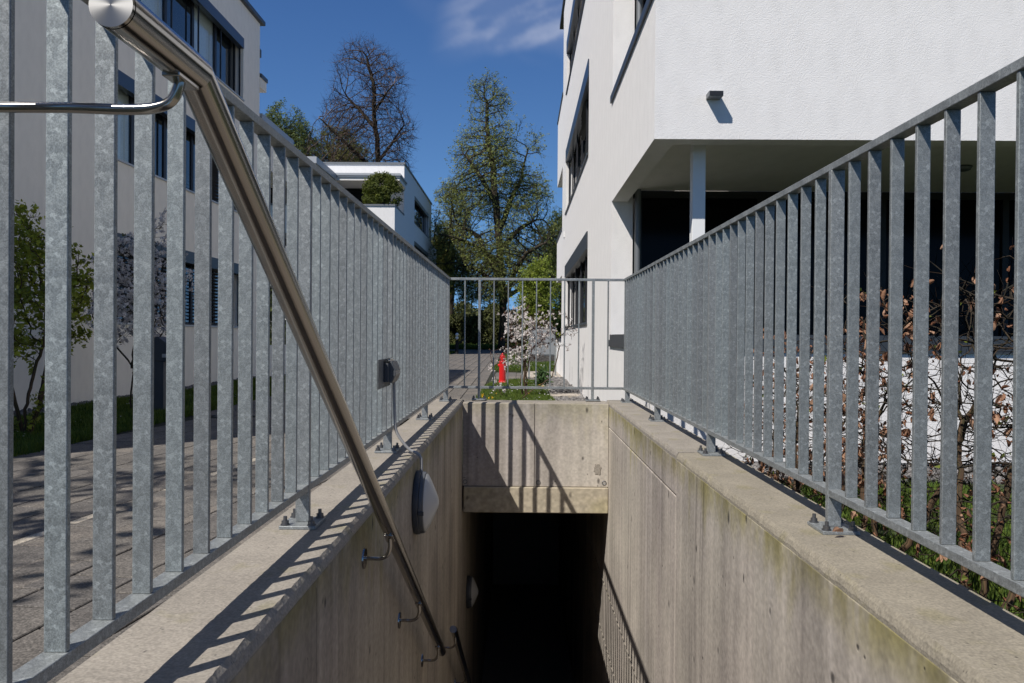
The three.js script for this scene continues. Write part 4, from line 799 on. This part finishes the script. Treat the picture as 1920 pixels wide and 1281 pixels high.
farTree('round loose crowned tree just right of the flat roofed house', 74, 846, 648, [[348, 825, 858], [370, 812, 872], [400, 806, 880], [440, 806, 884], [480, 810, 880], [520, 815, 876], [550, 822, 870]], 45, [0.24, 0.25, 0.1], [0.17, 0.19, 0.06], 0.22, 1000, [[[846, 560], [830, 500, 1], [818, 450, 2]], [[846, 540], [862, 480, -1], [872, 430, -2]]]);
farTree('yellow green tree low beside the right end of the flat roofed house', 70, 828, 650, [[440, 815, 845], [462, 806, 862], [490, 806, 872], [520, 810, 872], [550, 815, 868]], 47, [0.255, 0.238, 0.034], [0.17, 0.187, 0.034], 0.85, 800);
farTree('bright green tree against the far end of the white house', 47, 1022, 668, [[496, 1000, 1046], [520, 985, 1062], [550, 978, 1072], [590, 980, 1076], [620, 988, 1070], [645, 995, 1066]], 49, [0.289, 0.34, 0.034], [0.196, 0.255, 0.034], 0.75, 1300);
farTree('dark leafy tree at the far edge of the wood behind the white house end', 82, 1052, 640, [[400, 1035, 1062], [430, 1022, 1072], [470, 1015, 1080], [520, 1020, 1082], [560, 1030, 1080]], 51, [0.128, 0.17, 0.034], [0.085, 0.119, 0.034], 0.6, 800);

// a bush: stems and clumped leaves filling an uneven mass
function bush(name, label, category, { x, D, y = 0, w, h, dp, n, seed, spray, a, b, stems = 7, group, thr = 0.42, m }) {
  const g = thing(name, label, category, group), R = rng(seed), tub = [];
  for (let i = 0; i < stems; i++) { const q = R() * 6.28, k = 0.25 + 0.6 * R(); tub.push(tubeG([V3(x + (R() - 0.5) * w * 0.2, y, -D + (R() - 0.5) * dp * 0.2), V3(x + Math.cos(q) * w * 0.2 * k, y + h * 0.4, -D + Math.sin(q) * dp * 0.2 * k), V3(x + Math.cos(q) * w * 0.42 * k, y + h * (0.65 + 0.3 * R()), -D + Math.sin(q) * dp * 0.4 * k)], 0.008 * h + 0.004, 5, 8)); }
  part('stems', merge(tub), M.barkDark, g);
  const mats = []; let guard = 0;
  while (mats.length < n && guard++ < n * 30) {
    const q = R() * 6.2832, k = Math.pow(R(), 0.4), t = Math.pow(R(), 0.8), prof = Math.sqrt(clamp(1 - Math.pow(t * 1.02 - 0.35, 2) / 0.45)), px = Math.cos(q) * k * prof * w / 2, pz = Math.sin(q) * k * prof * dp / 2, py = t * h;
    const c = 3.2 / Math.min(w, h); if (noise3(px * c, py * c, pz * c, seed) < thr + 0.25 * (k - 0.6)) continue;
    const s = 0.6 + 0.8 * R(); mats.push(new THREE.Matrix4().compose(V3(x + px, y + py, -D + pz), randQ(R), V3(s, s, s)));
  }
  stuff('leaves', spray, m ?? M.leaf, mats, g, tints(mats, R, a, b)); return g;
}
{ // dark edge of the wood: one bush beside another
  const R = rng(91), dk = [0.06, 0.075, 0.02], dk2 = [0.14, 0.145, 0.035], spr = sprayG(8, 0.24, 17, 0.6, 1.8);
  const where = ['at the left end of the dark wood edge', 'behind the globe light on the far path edge', 'left of the linden trunk on the wood edge', 'directly under the linden crown', 'right of the linden trunk behind the red hydrant', 'behind the flowering shrub on the wood edge', 'left of the grey cabinet on the wood edge', 'at the right end of the dark wood edge'];
  where.forEach((s, i) => { const D = 72 + 5 * R(), px = 815 + i * 37, h = 2.5 + 1.5 * R(); bush('dark_bush', `${['tall', 'loose', 'dense', 'rounded'][i % 4]} dark green bush ${s}`, 'bush', { x: (px - 975.5) / 1470 * D, D, w: 4.6 + R(), h, dp: 3.5, n: 1500, seed: 200 + i, spray: spr, a: dk, b: dk2, thr: 0.36, group: 'bushes along the dark wood edge' }); });
  const m = [], K = rng(93); for (let i = 0; i < 6000; i++) { const D = 80 + K() * 14, X = mixn(-22, 14, K()), h = 2.8 + 2.2 * noise2(X * 0.3, 2.2), s = 1 + K(); m.push(new THREE.Matrix4().compose(V3(X, Math.pow(K(), 0.9) * h, -D), randQ(K), V3(s, s, s))); }
  const o = stuff('far_wood', spr, M.leaf, m, null, tints(m, K, dk, dk2)); o.userData.label = 'dark mass of the wood behind the path'; o.userData.category = 'wood';
}
bush('bamboo_plant', 'bushy green bamboo standing on the corner balcony of the flat roofed house', 'plant', { x: -8.0, D: 45.0, y: 8.62, w: 2.3, h: 1.75, dp: 1.1, n: 1500, seed: 71, spray: sprayG(6, 0.17, 23, 0.26, 1.6), a: [0.15, 0.17, 0.015], b: [0.07, 0.1, 0.012], thr: 0.36, stems: 12 });

bush('garden_bush', 'green garden bush seen between the left railing bars before the flat roofed house', 'bush', { x: -13.2, D: 42, y: 0, w: 4.2, h: 3.3, dp: 2.5, n: 1200, seed: 79, spray: sprayG(6, 0.2, 83, 0.6, 1.7), a: [0.09, 0.11, 0.02], b: [0.05, 0.07, 0.015], thr: 0.34 });

// multi-stemmed shrubs near the path
function shrub(name, label, { x, D, y = 0, stemPts, rows, n, sd, reach, kill, tip, ex, seed, sprig, leaf, flower, bark, twigM, rTrunk = 0.014, cap }) {
  const g = thing(name, label, 'shrub'), R = rng(seed), roots = stemPts.map((l) => ({ pts: l.map(([a, b, c]) => V3(x + a, y + b, -D + c)) }));
  const sk = thicken(grow({ roots, attr: crownPoints(n, rows, R, { x0: x, z0: -D, seed, clump: 1.6, thr: 0.4, edge: 0.5, deep: 0.9 }), D: sd, reach, kill, seed, wob: 0.3, up: 0.02 }), tip, ex, cap);
  part('trunk', tubes(sk, rTrunk, 99), bark, g); part('branches', tubes(sk, 0, rTrunk), twigM ?? bark, g);
  const s = sprigs(sk, R, { rBelow: tip * 3, ...sprig }); part('twigs', s.g, twigM ?? bark, g).userData.kind = 'stuff';
  for (const [k, l] of [['leaves', leaf], ['blossoms', flower]]) if (l) { const m = spread(s.places, R, l.keep, l.s0, l.s1, l.jit, l.ok); stuff(k, l.g, l.m ?? M.leaf, m, g, tints(m, R, l.a, l.b, l.v ?? 0.35)); }
  return g;
}
const blossom = (() => { const R = rng(33), l = []; for (let k = 0; k < 5; k++) { const c = V3((R() - 0.5) * 0.05, (R() - 0.5) * 0.06, (R() - 0.5) * 0.05), q = randQ(R); for (let i = 0; i < 5; i++) { const p = leafG(0.013, 0.021, 0.15); p.rotateX(0.9).rotateY(i * 1.2566); p.applyQuaternion(q); p.translate(c.x, c.y, c.z); l.push(p); } } return mergeGeometries(l); })();
const leaf5 = sprayG(3, 0.05, 31, 0.7, 1.4);
shrub('green_shrub', 'multi stemmed green leaved shrub at the far left in front of the pale house', {
  x: -5.38, D: 8.45, seed: 55, n: 750, sd: 0.06, reach: 0.8, kill: 0.1, tip: 0.0042, ex: 2.2, cap: 0.04, rTrunk: 0.012, bark: M.barkTan, twigM: M.barkTan,
  stemPts: [[[0, 0, 0], [-0.08, 0.35, 0.03], [-0.16, 0.75, 0.05], [-0.2, 1.15, 0.1]], [[0.02, 0, 0.02], [0.08, 0.3, 0.1], [0.2, 0.7, 0.15], [0.34, 1.05, 0.2]], [[0.03, 0, -0.03], [0.1, 0.3, -0.1], [0.14, 0.8, -0.2], [0.12, 1.3, -0.2]], [[-0.03, 0, 0.03], [-0.18, 0.3, 0.12], [-0.34, 0.8, 0.2]], [[0.04, 0, 0], [0.22, 0.4, 0.05], [0.3, 0.75, -0.1]]],
  rows: [[0.85, -0.3, 0.35], [1.1, -0.5, 0.62], [1.45, -0.52, 0.7], [1.8, -0.45, 0.72], [2.1, -0.4, 0.5], [2.35, -0.28, 0.2], [2.5, -0.1, 0.06]],
  sprig: { per: 1.6, len: 0.12, r: 0.003, rise: 0.1 }, leaf: { g: leaf5, keep: 0.85, s0: 0.7, s1: 1.3, jit: 0.04, a: [0.36, 0.38, 0.04], b: [0.2, 0.23, 0.03] } });
shrub('blossom_shrub', 'white blossoming small tree in the shade before the left house window', {
  x: -5.6, D: 11.2, seed: 57, n: 1000, sd: 0.07, reach: 0.9, kill: 0.12, tip: 0.0032, ex: 2.2, cap: 0.035, rTrunk: 0.013, bark: M.barkDark, twigM: M.barkDark,
  stemPts: [[[0, 0, 0], [0.02, 0.35, 0], [0.05, 0.62, 0], [-0.2, 1.0, 0.1], [-0.45, 1.35, 0.2]], [[0.05, 0.6, 0], [0.2, 0.95, -0.1], [0.3, 1.4, -0.2]], [[0.04, 0.55, 0.02], [0.32, 0.85, 0.12], [0.6, 1.2, 0.2]], [[0.03, 0.62, 0], [0.02, 1.2, -0.15], [0.0, 1.9, -0.1]]],
  rows: [[0.95, -0.55, 0.7], [1.2, -0.75, 0.78], [1.6, -0.7, 0.82], [2.0, -0.62, 0.78], [2.3, -0.45, 0.72], [2.6, -0.2, 0.62], [2.8, 0.1, 0.5]],
  sprig: { per: 1.1, len: 0.13, r: 0.003, rise: 0.15 }, leaf: { g: leaf5, keep: 0.1, s0: 0.4, s1: 0.8, jit: 0.03, a: [0.13, 0.14, 0.03], b: [0.1, 0.08, 0.03] }, flower: { g: blossom, m: M.petal, keep: 0.62, s0: 1.0, s1: 1.9, jit: 0.05, a: [0.95, 0.93, 0.93], b: [0.75, 0.72, 0.72], v: 0.1 } });
shrub('blossom_shrub', 'sunlit white blossoming shrub with red brown stems behind the end railing', {
  x: 0.12, D: 14.4, seed: 59, n: 1500, sd: 0.055, reach: 0.7, kill: 0.095, tip: 0.003, ex: 2.15, cap: 0.028, rTrunk: 0.011, bark: M.barkTan, twigM: M.barkRed,
  stemPts: [[[0, 0, 0], [-0.04, 0.3, 0.05], [-0.02, 0.7, 0.05], [-0.1, 1.2, 0]], [[0.02, 0, 0.05], [0.0, 0.45, 0.12], [0.1, 0.9, 0.1]], [[-0.06, 0, 0], [-0.1, 0.3, 0], [-0.05, 0.65, -0.1], [-0.25, 1.1, -0.1]], [[-0.42, -0.02, 0.3], [-0.55, 0.3, 0.3], [-0.62, 0.62, 0.28], [-0.66, 0.85, 0.2]]],
  rows: [[0.62, -0.62, 0.2], [0.85, -0.6, 0.35], [1.0, -0.45, 0.52], [1.2, -0.62, 0.58], [1.38, -0.62, 0.52], [1.52, -0.5, 0.45], [1.66, -0.28, 0.1], [1.8, -0.1, 0.0]],
  sprig: { per: 1.2, len: 0.1, r: 0.0028, rise: 0.15 }, leaf: { g: leaf5, keep: 0.14, s0: 0.3, s1: 0.6, jit: 0.02, a: [0.14, 0.05, 0.035], b: [0.1, 0.06, 0.03] }, flower: { g: blossom, m: M.petal, keep: 0.5, s0: 0.8, s1: 1.5, jit: 0.03, a: [0.97, 0.95, 0.94], b: [0.85, 0.8, 0.79], v: 0.08, ok: (p) => noise3(p.x * 5, p.y * 5, p.z * 5, 8) > 0.4 } });
{ // one long arching bough of the same kind, growing separately to the right
  shrub('arching_shrub', 'crooked bare stemmed young shrub arching to the right behind the end railing', {
    x: 0.12, D: 13.9, seed: 63, n: 90, sd: 0.05, reach: 0.5, kill: 0.09, tip: 0.0035, ex: 2.3, cap: 0.022, rTrunk: 0.009, bark: M.barkTan, twigM: M.barkDark,
    stemPts: [[[-0.12, -0.02, 0.1], [0.02, 0.12, 0.08], [0.3, 0.3, 0], [0.45, 0.42, 0], [0.52, 0.7, 0.02], [0.58, 0.95, 0], [0.5, 1.15, 0.02], [0.33, 1.38, 0.02], [0.18, 1.55, 0]], [[0.55, 1.08, 0], [0.66, 1.2, 0.02], [0.8, 1.4, 0.05]]],
    rows: [[0.9, 0.45, 0.8], [1.2, 0.2, 0.95], [1.45, 0.1, 0.9], [1.6, 0.1, 0.6]],
    sprig: { per: 0.8, len: 0.08, r: 0.0028 }, leaf: { g: leaf5, keep: 0.25, s0: 0.3, s1: 0.6, jit: 0.02, a: [0.16, 0.09, 0.04], b: [0.12, 0.05, 0.03] }, flower: { g: blossom, m: M.petal, keep: 0.18, s0: 0.7, s1: 1.2, jit: 0.02, a: [0.95, 0.93, 0.92], b: [0.85, 0.8, 0.8], v: 0.08 } });
}

// hornbeam hedge: bare stems, crossing twigs, last year's curled leaves
const curl = (seed) => {                            // one dead leaf: pleated and rolled
  const R = rng(seed), nx = 4, ny = 8, w = 0.026 + 0.008 * R(), l = 0.05 + 0.016 * R(), roll = 1.5 + 1.5 * R(), bend = (R() - 0.3) * 2.2, p = [], id = [];
  for (let j = 0; j <= ny; j++) for (let i = 0; i <= nx; i++) { const t = j / ny, s = i / nx * 2 - 1, hw = w / 2 * Math.pow(Math.sin(Math.PI * clamp(0.04 + t * 0.94)), 0.7), a = s * roll; p.push(Math.sin(a) / roll * hw * 1.6, t * l * (1 - 0.12 * bend * t), (1 - Math.cos(a)) / roll * hw * 1.8 + Math.sin(t * bend) * l * 0.35 + ((j & 1) ? 0.0022 : 0)); }
  for (let j = 0; j < ny; j++) for (let i = 0; i < nx; i++) { const a = j * (nx + 1) + i; id.push(a, a + 1, a + nx + 1, a + 1, a + nx + 2, a + nx + 1); }
  const g = new THREE.BufferGeometry(); g.setAttribute('position', new THREE.Float32BufferAttribute(p, 3)); g.setAttribute('uv', new THREE.Float32BufferAttribute(new Float32Array(p.length / 3 * 2), 2)); g.setIndex(id); g.computeVertexNormals(); return g;
};
{
  const curls = [1, 2, 3, 4, 5, 6].map(curl), bud = leafG(0.02, 0.035, 0.3), y0 = GY + EYE - 0.02;
  const spots = [[1.74, 5.35, 'rearmost hornbeam in the hedge behind the right railing, next to the white parapet', 0.9], [1.62, 4.55, 'second rearmost hornbeam of the brown leaved hedge behind the right railing', 1.12], [1.68, 3.72, 'middle hornbeam of the hedge behind the right railing, with a straight upright stem', 1.42], [1.86, 3.18, 'second nearest hornbeam of the hedge behind the right railing, leaning stem', 1.4], [1.8, 2.62, 'nearest hornbeam of the hedge at the right picture edge', 1.45]];
  spots.forEach(([x, D, label, h], i) => {
    const R = rng(300 + i), g = thing('hornbeam_shrub', label, 'hedge plant', undefined), lean = [0.05, -0.05, -0.02, 0.28, 0.12][i];
    const roots = [{ pts: [V3(x, y0, -D), V3(x + lean * 0.3, y0 + h * 0.35, -D + 0.02), V3(x + lean, y0 + h * 0.8, -D - 0.04)] }, { pts: [V3(x + 0.03, y0, -D + 0.04), V3(x + 0.25, y0 + h * 0.3, -D + 0.1), V3(x + 0.42, y0 + h * 0.7, -D + 0.16)] }, { pts: [V3(x - 0.02, y0, -D - 0.05), V3(x + 0.05, y0 + h * 0.25, -D - 0.22), V3(x + 0.12, y0 + h * 0.65, -D - 0.36)] }];
    const attr = []; for (let k = 0; k < 560; k++) attr.push(V3(x - 0.3 + R() * 0.95, y0 + 0.1 + Math.pow(R(), 0.8) * (h - 0.1), -D + (R() - 0.5) * 1.15));
    const sk = thicken(grow({ roots, attr, D: 0.045, reach: 0.45, kill: 0.085, seed: 400 + i, wob: 0.42, up: 0.03 }), 0.0025, 2.25, 0.024);
    part('trunk', tubes(sk, 0.009, 9), M.barkTan, g); part('branches', tubes(sk, 0, 0.009), M.barkDark, g);
    const s = sprigs(sk, R, { rBelow: 0.005, per: 0.75, len: 0.13, r: 0.0019, rise: 0.1, bend: 0.6 }); part('twigs', s.g, M.barkTwig, g).userData.kind = 'stuff';
    const ok = s.places.filter(([p]) => noise3(p.x * 4.5, p.y * 4.5, p.z * 4.5, 12) > 0.53 && p.y > y0 + 0.15);
    for (let k = 0; k < [290, 290, 250, 150, 90][i] && ok.length; k++) { const [p] = ok[Math.floor(R() * ok.length)]; const o = part('leaf', curls[Math.floor(R() * 6)], R() < 0.6 ? M.dryLeaf : M.dryLeafB, g), sc = 0.75 + 0.55 * R(); o.position.copy(p); o.quaternion.setFromEuler(new THREE.Euler(2.4 + R() * 1.4, R() * 6.3, (R() - 0.5) * 1.6)); o.scale.setScalar(sc * (i > 2 ? 0.62 : 0.78)); }
    const tiny = spread(ok, R, 0.55, 0.3, 0.62, 0.03); stuff('dry_leaves', curls[2], M.dryLeaf, tiny, g, tints(tiny, R, [1, 0.9, 0.85], [0.75, 0.65, 0.6], 0.25));
    const m = spread(s.places, R, 0.035, 0.6, 1.2, 0.02); stuff('buds', bud, M.leaf, m, g, tints(m, R, [0.2, 0.24, 0.02], [0.14, 0.17, 0.03]));
  });
}

// grass, daisies and litter
const tuft = (() => { const R = rng(44), l = []; for (let i = 0; i < 9; i++) { const h = 0.035 + 0.045 * R(), w = 0.0035, a = R() * 6.3, b = (R() - 0.5) * 0.05, x = (R() - 0.5) * 0.06, z = (R() - 0.5) * 0.06, g = new THREE.BufferGeometry(); const c = Math.cos(a) * w, s = Math.sin(a) * w, tx = Math.cos(a + 1.5) * h * 0.5 * R(), tz = Math.sin(a + 1.5) * h * 0.5 * R(); g.setAttribute('position', new THREE.Float32BufferAttribute([x - c, 0, z - s, x + c, 0, z + s, x + tx * 0.4 + c * 0.7, h * 0.6, z + tz * 0.4 + s * 0.7, x - c, 0, z - s, x + tx * 0.4 + c * 0.7, h * 0.6, z + tz * 0.4 + s * 0.7, x + tx * 0.4 - c * 0.7, h * 0.6, z + tz * 0.4 - s * 0.7, x + tx * 0.4 - c * 0.7, h * 0.6, z + tz * 0.4 - s * 0.7, x + tx * 0.4 + c * 0.7, h * 0.6, z + tz * 0.4 + s * 0.7, x + tx, h, z + tz], 3)); g.computeVertexNormals(); g.setAttribute('uv', new THREE.Float32BufferAttribute(new Float32Array(18), 2)); l.push(g); } return mergeGeometries(l); })();
function grass(label, n, x0, x1, d0, d1, y, seed, sc = 1, skip, dark = 1) {
  const R = rng(seed), m = []; for (let i = 0; i < n; i++) { const X = mixn(x0, x1, R()), D = mixn(d0, d1, R()), k = noise2(X * 2.2, D * 2.2, 9999, 9999, seed); if (R() > 0.35 + k || (skip && skip(X, D))) continue; const s = sc * (0.6 + 0.7 * R()) * (0.6 + 0.7 * k); m.push(new THREE.Matrix4().compose(V3(X, y, -D), q4().setFromEuler(new THREE.Euler((R() - 0.5) * 0.4, R() * 6.3, (R() - 0.5) * 0.4)), V3(s * 1.2, s, s * 1.2))); }
  const o = stuff('grass', tuft, M.grass, m, null, m.map(() => { const t = R(); return lin((0.75 + 0.75 * t) * dark, (0.8 + 0.4 * t) * dark, (0.7 + 0.4 * R()) * dark); })); o.userData.label = label; o.userData.category = 'grass';
}
grass('dark shaded grass strip along the left house', 26000, -6.5, -4.55, 5.5, 20, -0.01, 501, 1.15);
grass('green grass under the brown hedge on the right', 15000, 0.98, 4.6, 2.2, 5.95, -0.03, 502, 1.1);
grass('small sunlit lawn around the blossoming shrub and the hydrant', 16000, -0.74, 0.57, 12.8, 19.5, 0.005, 503, 0.95, (X, D) => X < -0.86 + (D - 14) * 0.055 + 0.03 * Math.sin(D * 9));
grass('sunlit lawn in front of the grey cabinet', 16000, -0.9, 1.7, 25.3, 44, 0.005, 504, 1.5);
grass('far grass verge before the dark wood', 14000, -9, 3, 66, 72, 0.03, 505, 4.5);
grass('grass beside the path near the globe light', 9000, -6.5, -4.3, 38, 52, 0.0, 506, 2);
{
  const R = rng(66), d = (() => { const l = []; for (let i = 0; i < 7; i++) l.push(leafG(0.007, 0.013, 0.1).rotateX(1.3).rotateY(i * 0.9)); return mergeGeometries(l); })();
  const lay = (n, x0, x1, d0, d1, y, s) => Array.from({ length: n }, () => { const X = mixn(x0, x1, R()), D = mixn(d0, d1, R()); return noise2(X * 1.6, D * 1.6) < 0.42 ? null : new THREE.Matrix4().compose(V3(X, y + R() * 0.03, -D), q4().setFromEuler(new THREE.Euler((R() - 0.5) * 0.8, R() * 6, (R() - 0.5) * 0.8)), V3(s, s, s)); }).filter(Boolean);
  const o = stuff('daisies', d, M.petal, [...lay(420, -0.6, 0.56, 13, 19.4, 0.055, 1), ...lay(900, -0.8, 1.4, 25.4, 40, 0.08, 1.6), ...lay(160, -6.4, -4.7, 6, 14, 0.06, 0.9)]); o.userData.label = 'white daisies scattered over the lawns'; o.userData.category = 'flowers';
  const put = (list, label) => { const m = list.map(([px, py, s = 1]) => { const D = 1.06 * 1470 / (py - 625), X = (px - 975.5) / 1470 * D; return new THREE.Matrix4().compose(V3(X, 0.06, -D), randQ(R), V3(s, s, s)); }); const f = stuff('yellow_flowers', sprayG(9, 0.032, 81, 0.5, 0.7), M.yellow, m); f.userData.label = label; f.userData.category = 'flowers'; };
  put([[905, 738, 1.2], [917, 741], [924, 741], [988, 714, 1.6], [1011, 713, 1.2], [1018, 717, 1.3], [992, 733, 1.2], [906, 735], [932, 733], [1013, 716]], 'yellow dandelions and daffodils on the small lawn');
}
bush('tulip_plant', 'low dark green leafy plant at the edge of the small lawn near the gravel', 'plant', { x: 0.5, D: 17.6, w: 0.3, h: 0.34, dp: 0.25, n: 60, seed: 77, spray: sprayG(3, 0.16, 78, 0.24, 0.5), a: [0.05, 0.11, 0.02], b: [0.035, 0.08, 0.02], thr: 0.2, stems: 3 });
{ const o = solo('dead_leaf', curl(9).scale(1.6, 1.6, 0.8).rotateX(-1.45).rotateY(0.9).translate(-1.43, 0.006, -2.35), M.dryLeaf, 'curled reddish brown leaf lying on the paving at the far left', 'leaf'); }
{ const o = solo('dead_leaf', curl(4).scale(0.6, 0.6, 0.6).rotateX(-1.3).rotateY(2.0).translate(0.865, WT + EYE + 0.014, -2.1), M.dryLeafB, 'pale dry leaf resting on a railing base plate on the right coping', 'leaf'); }

// bare tree out of the picture on the left: its branches dapple the paving
tree('bare_tree', 'bare branched tree standing out of the picture on the left', 'tree', undefined, {
  D: 0, seed: 83, n: 700, step: 0.4, reach: 5, kill: 0.8, tip: 0.018, ex: 2.2, cap: 0.2,
  rows: [[4.5, -2.0, 1.8], [6.5, -2.8, 2.6], [8.5, -2.6, 2.6], [10.5, -1.8, 1.8], [12, -0.5, 0.5]],
  limbs: [[V3(-8.9, 0, 0.6), V3(-8.9, 4, 0.6), V3(-8.8, 8, 0.5), V3(-8.8, 11, 0.4)]], crown: { deep: 1.1, clump: 0.4, thr: 0.3 }, sprig: { per: 1.6, len: 0.7, r: 0.012 }, bark: M.barkDark,
  leaf: { g: sprayA, keep: 0.35, s0: 0.7, s1: 1.4, jit: 0.3, a: [0.12, 0.16, 0.03], b: [0.08, 0.11, 0.02] } });

// ---------------------------------------------------------------- set every thing on its own base, number the parts, draw
for (const o of [...scene.children]) {
  if (!o.isGroup && !o.isMesh) continue;
  if (o.isGroup && o.userData.category) {
    const b = new THREE.Box3(); o.updateMatrixWorld(true);
    o.traverse((c) => { if (c.isMesh && !c.isInstancedMesh) { if (!c.geometry.boundingBox) c.geometry.computeBoundingBox(); b.union(c.geometry.boundingBox.clone().applyMatrix4(c.matrixWorld)); } });
    const p = new THREE.Vector3((b.min.x + b.max.x) / 2, b.min.y, (b.min.z + b.max.z) / 2); o.position.copy(p); for (const c of o.children) c.position.sub(p);
  }
  renumber(o);
}
const renderer = new THREE.WebGLRenderer({ antialias: true });
renderer.setSize(innerWidth, innerHeight);
renderer.shadowMap.enabled = true; renderer.shadowMap.type = THREE.PCFSoftShadowMap;
renderer.toneMapping = THREE.LinearToneMapping; renderer.toneMappingExposure = 1.06;
document.body.appendChild(renderer.domElement);
renderer.render(scene, camera);
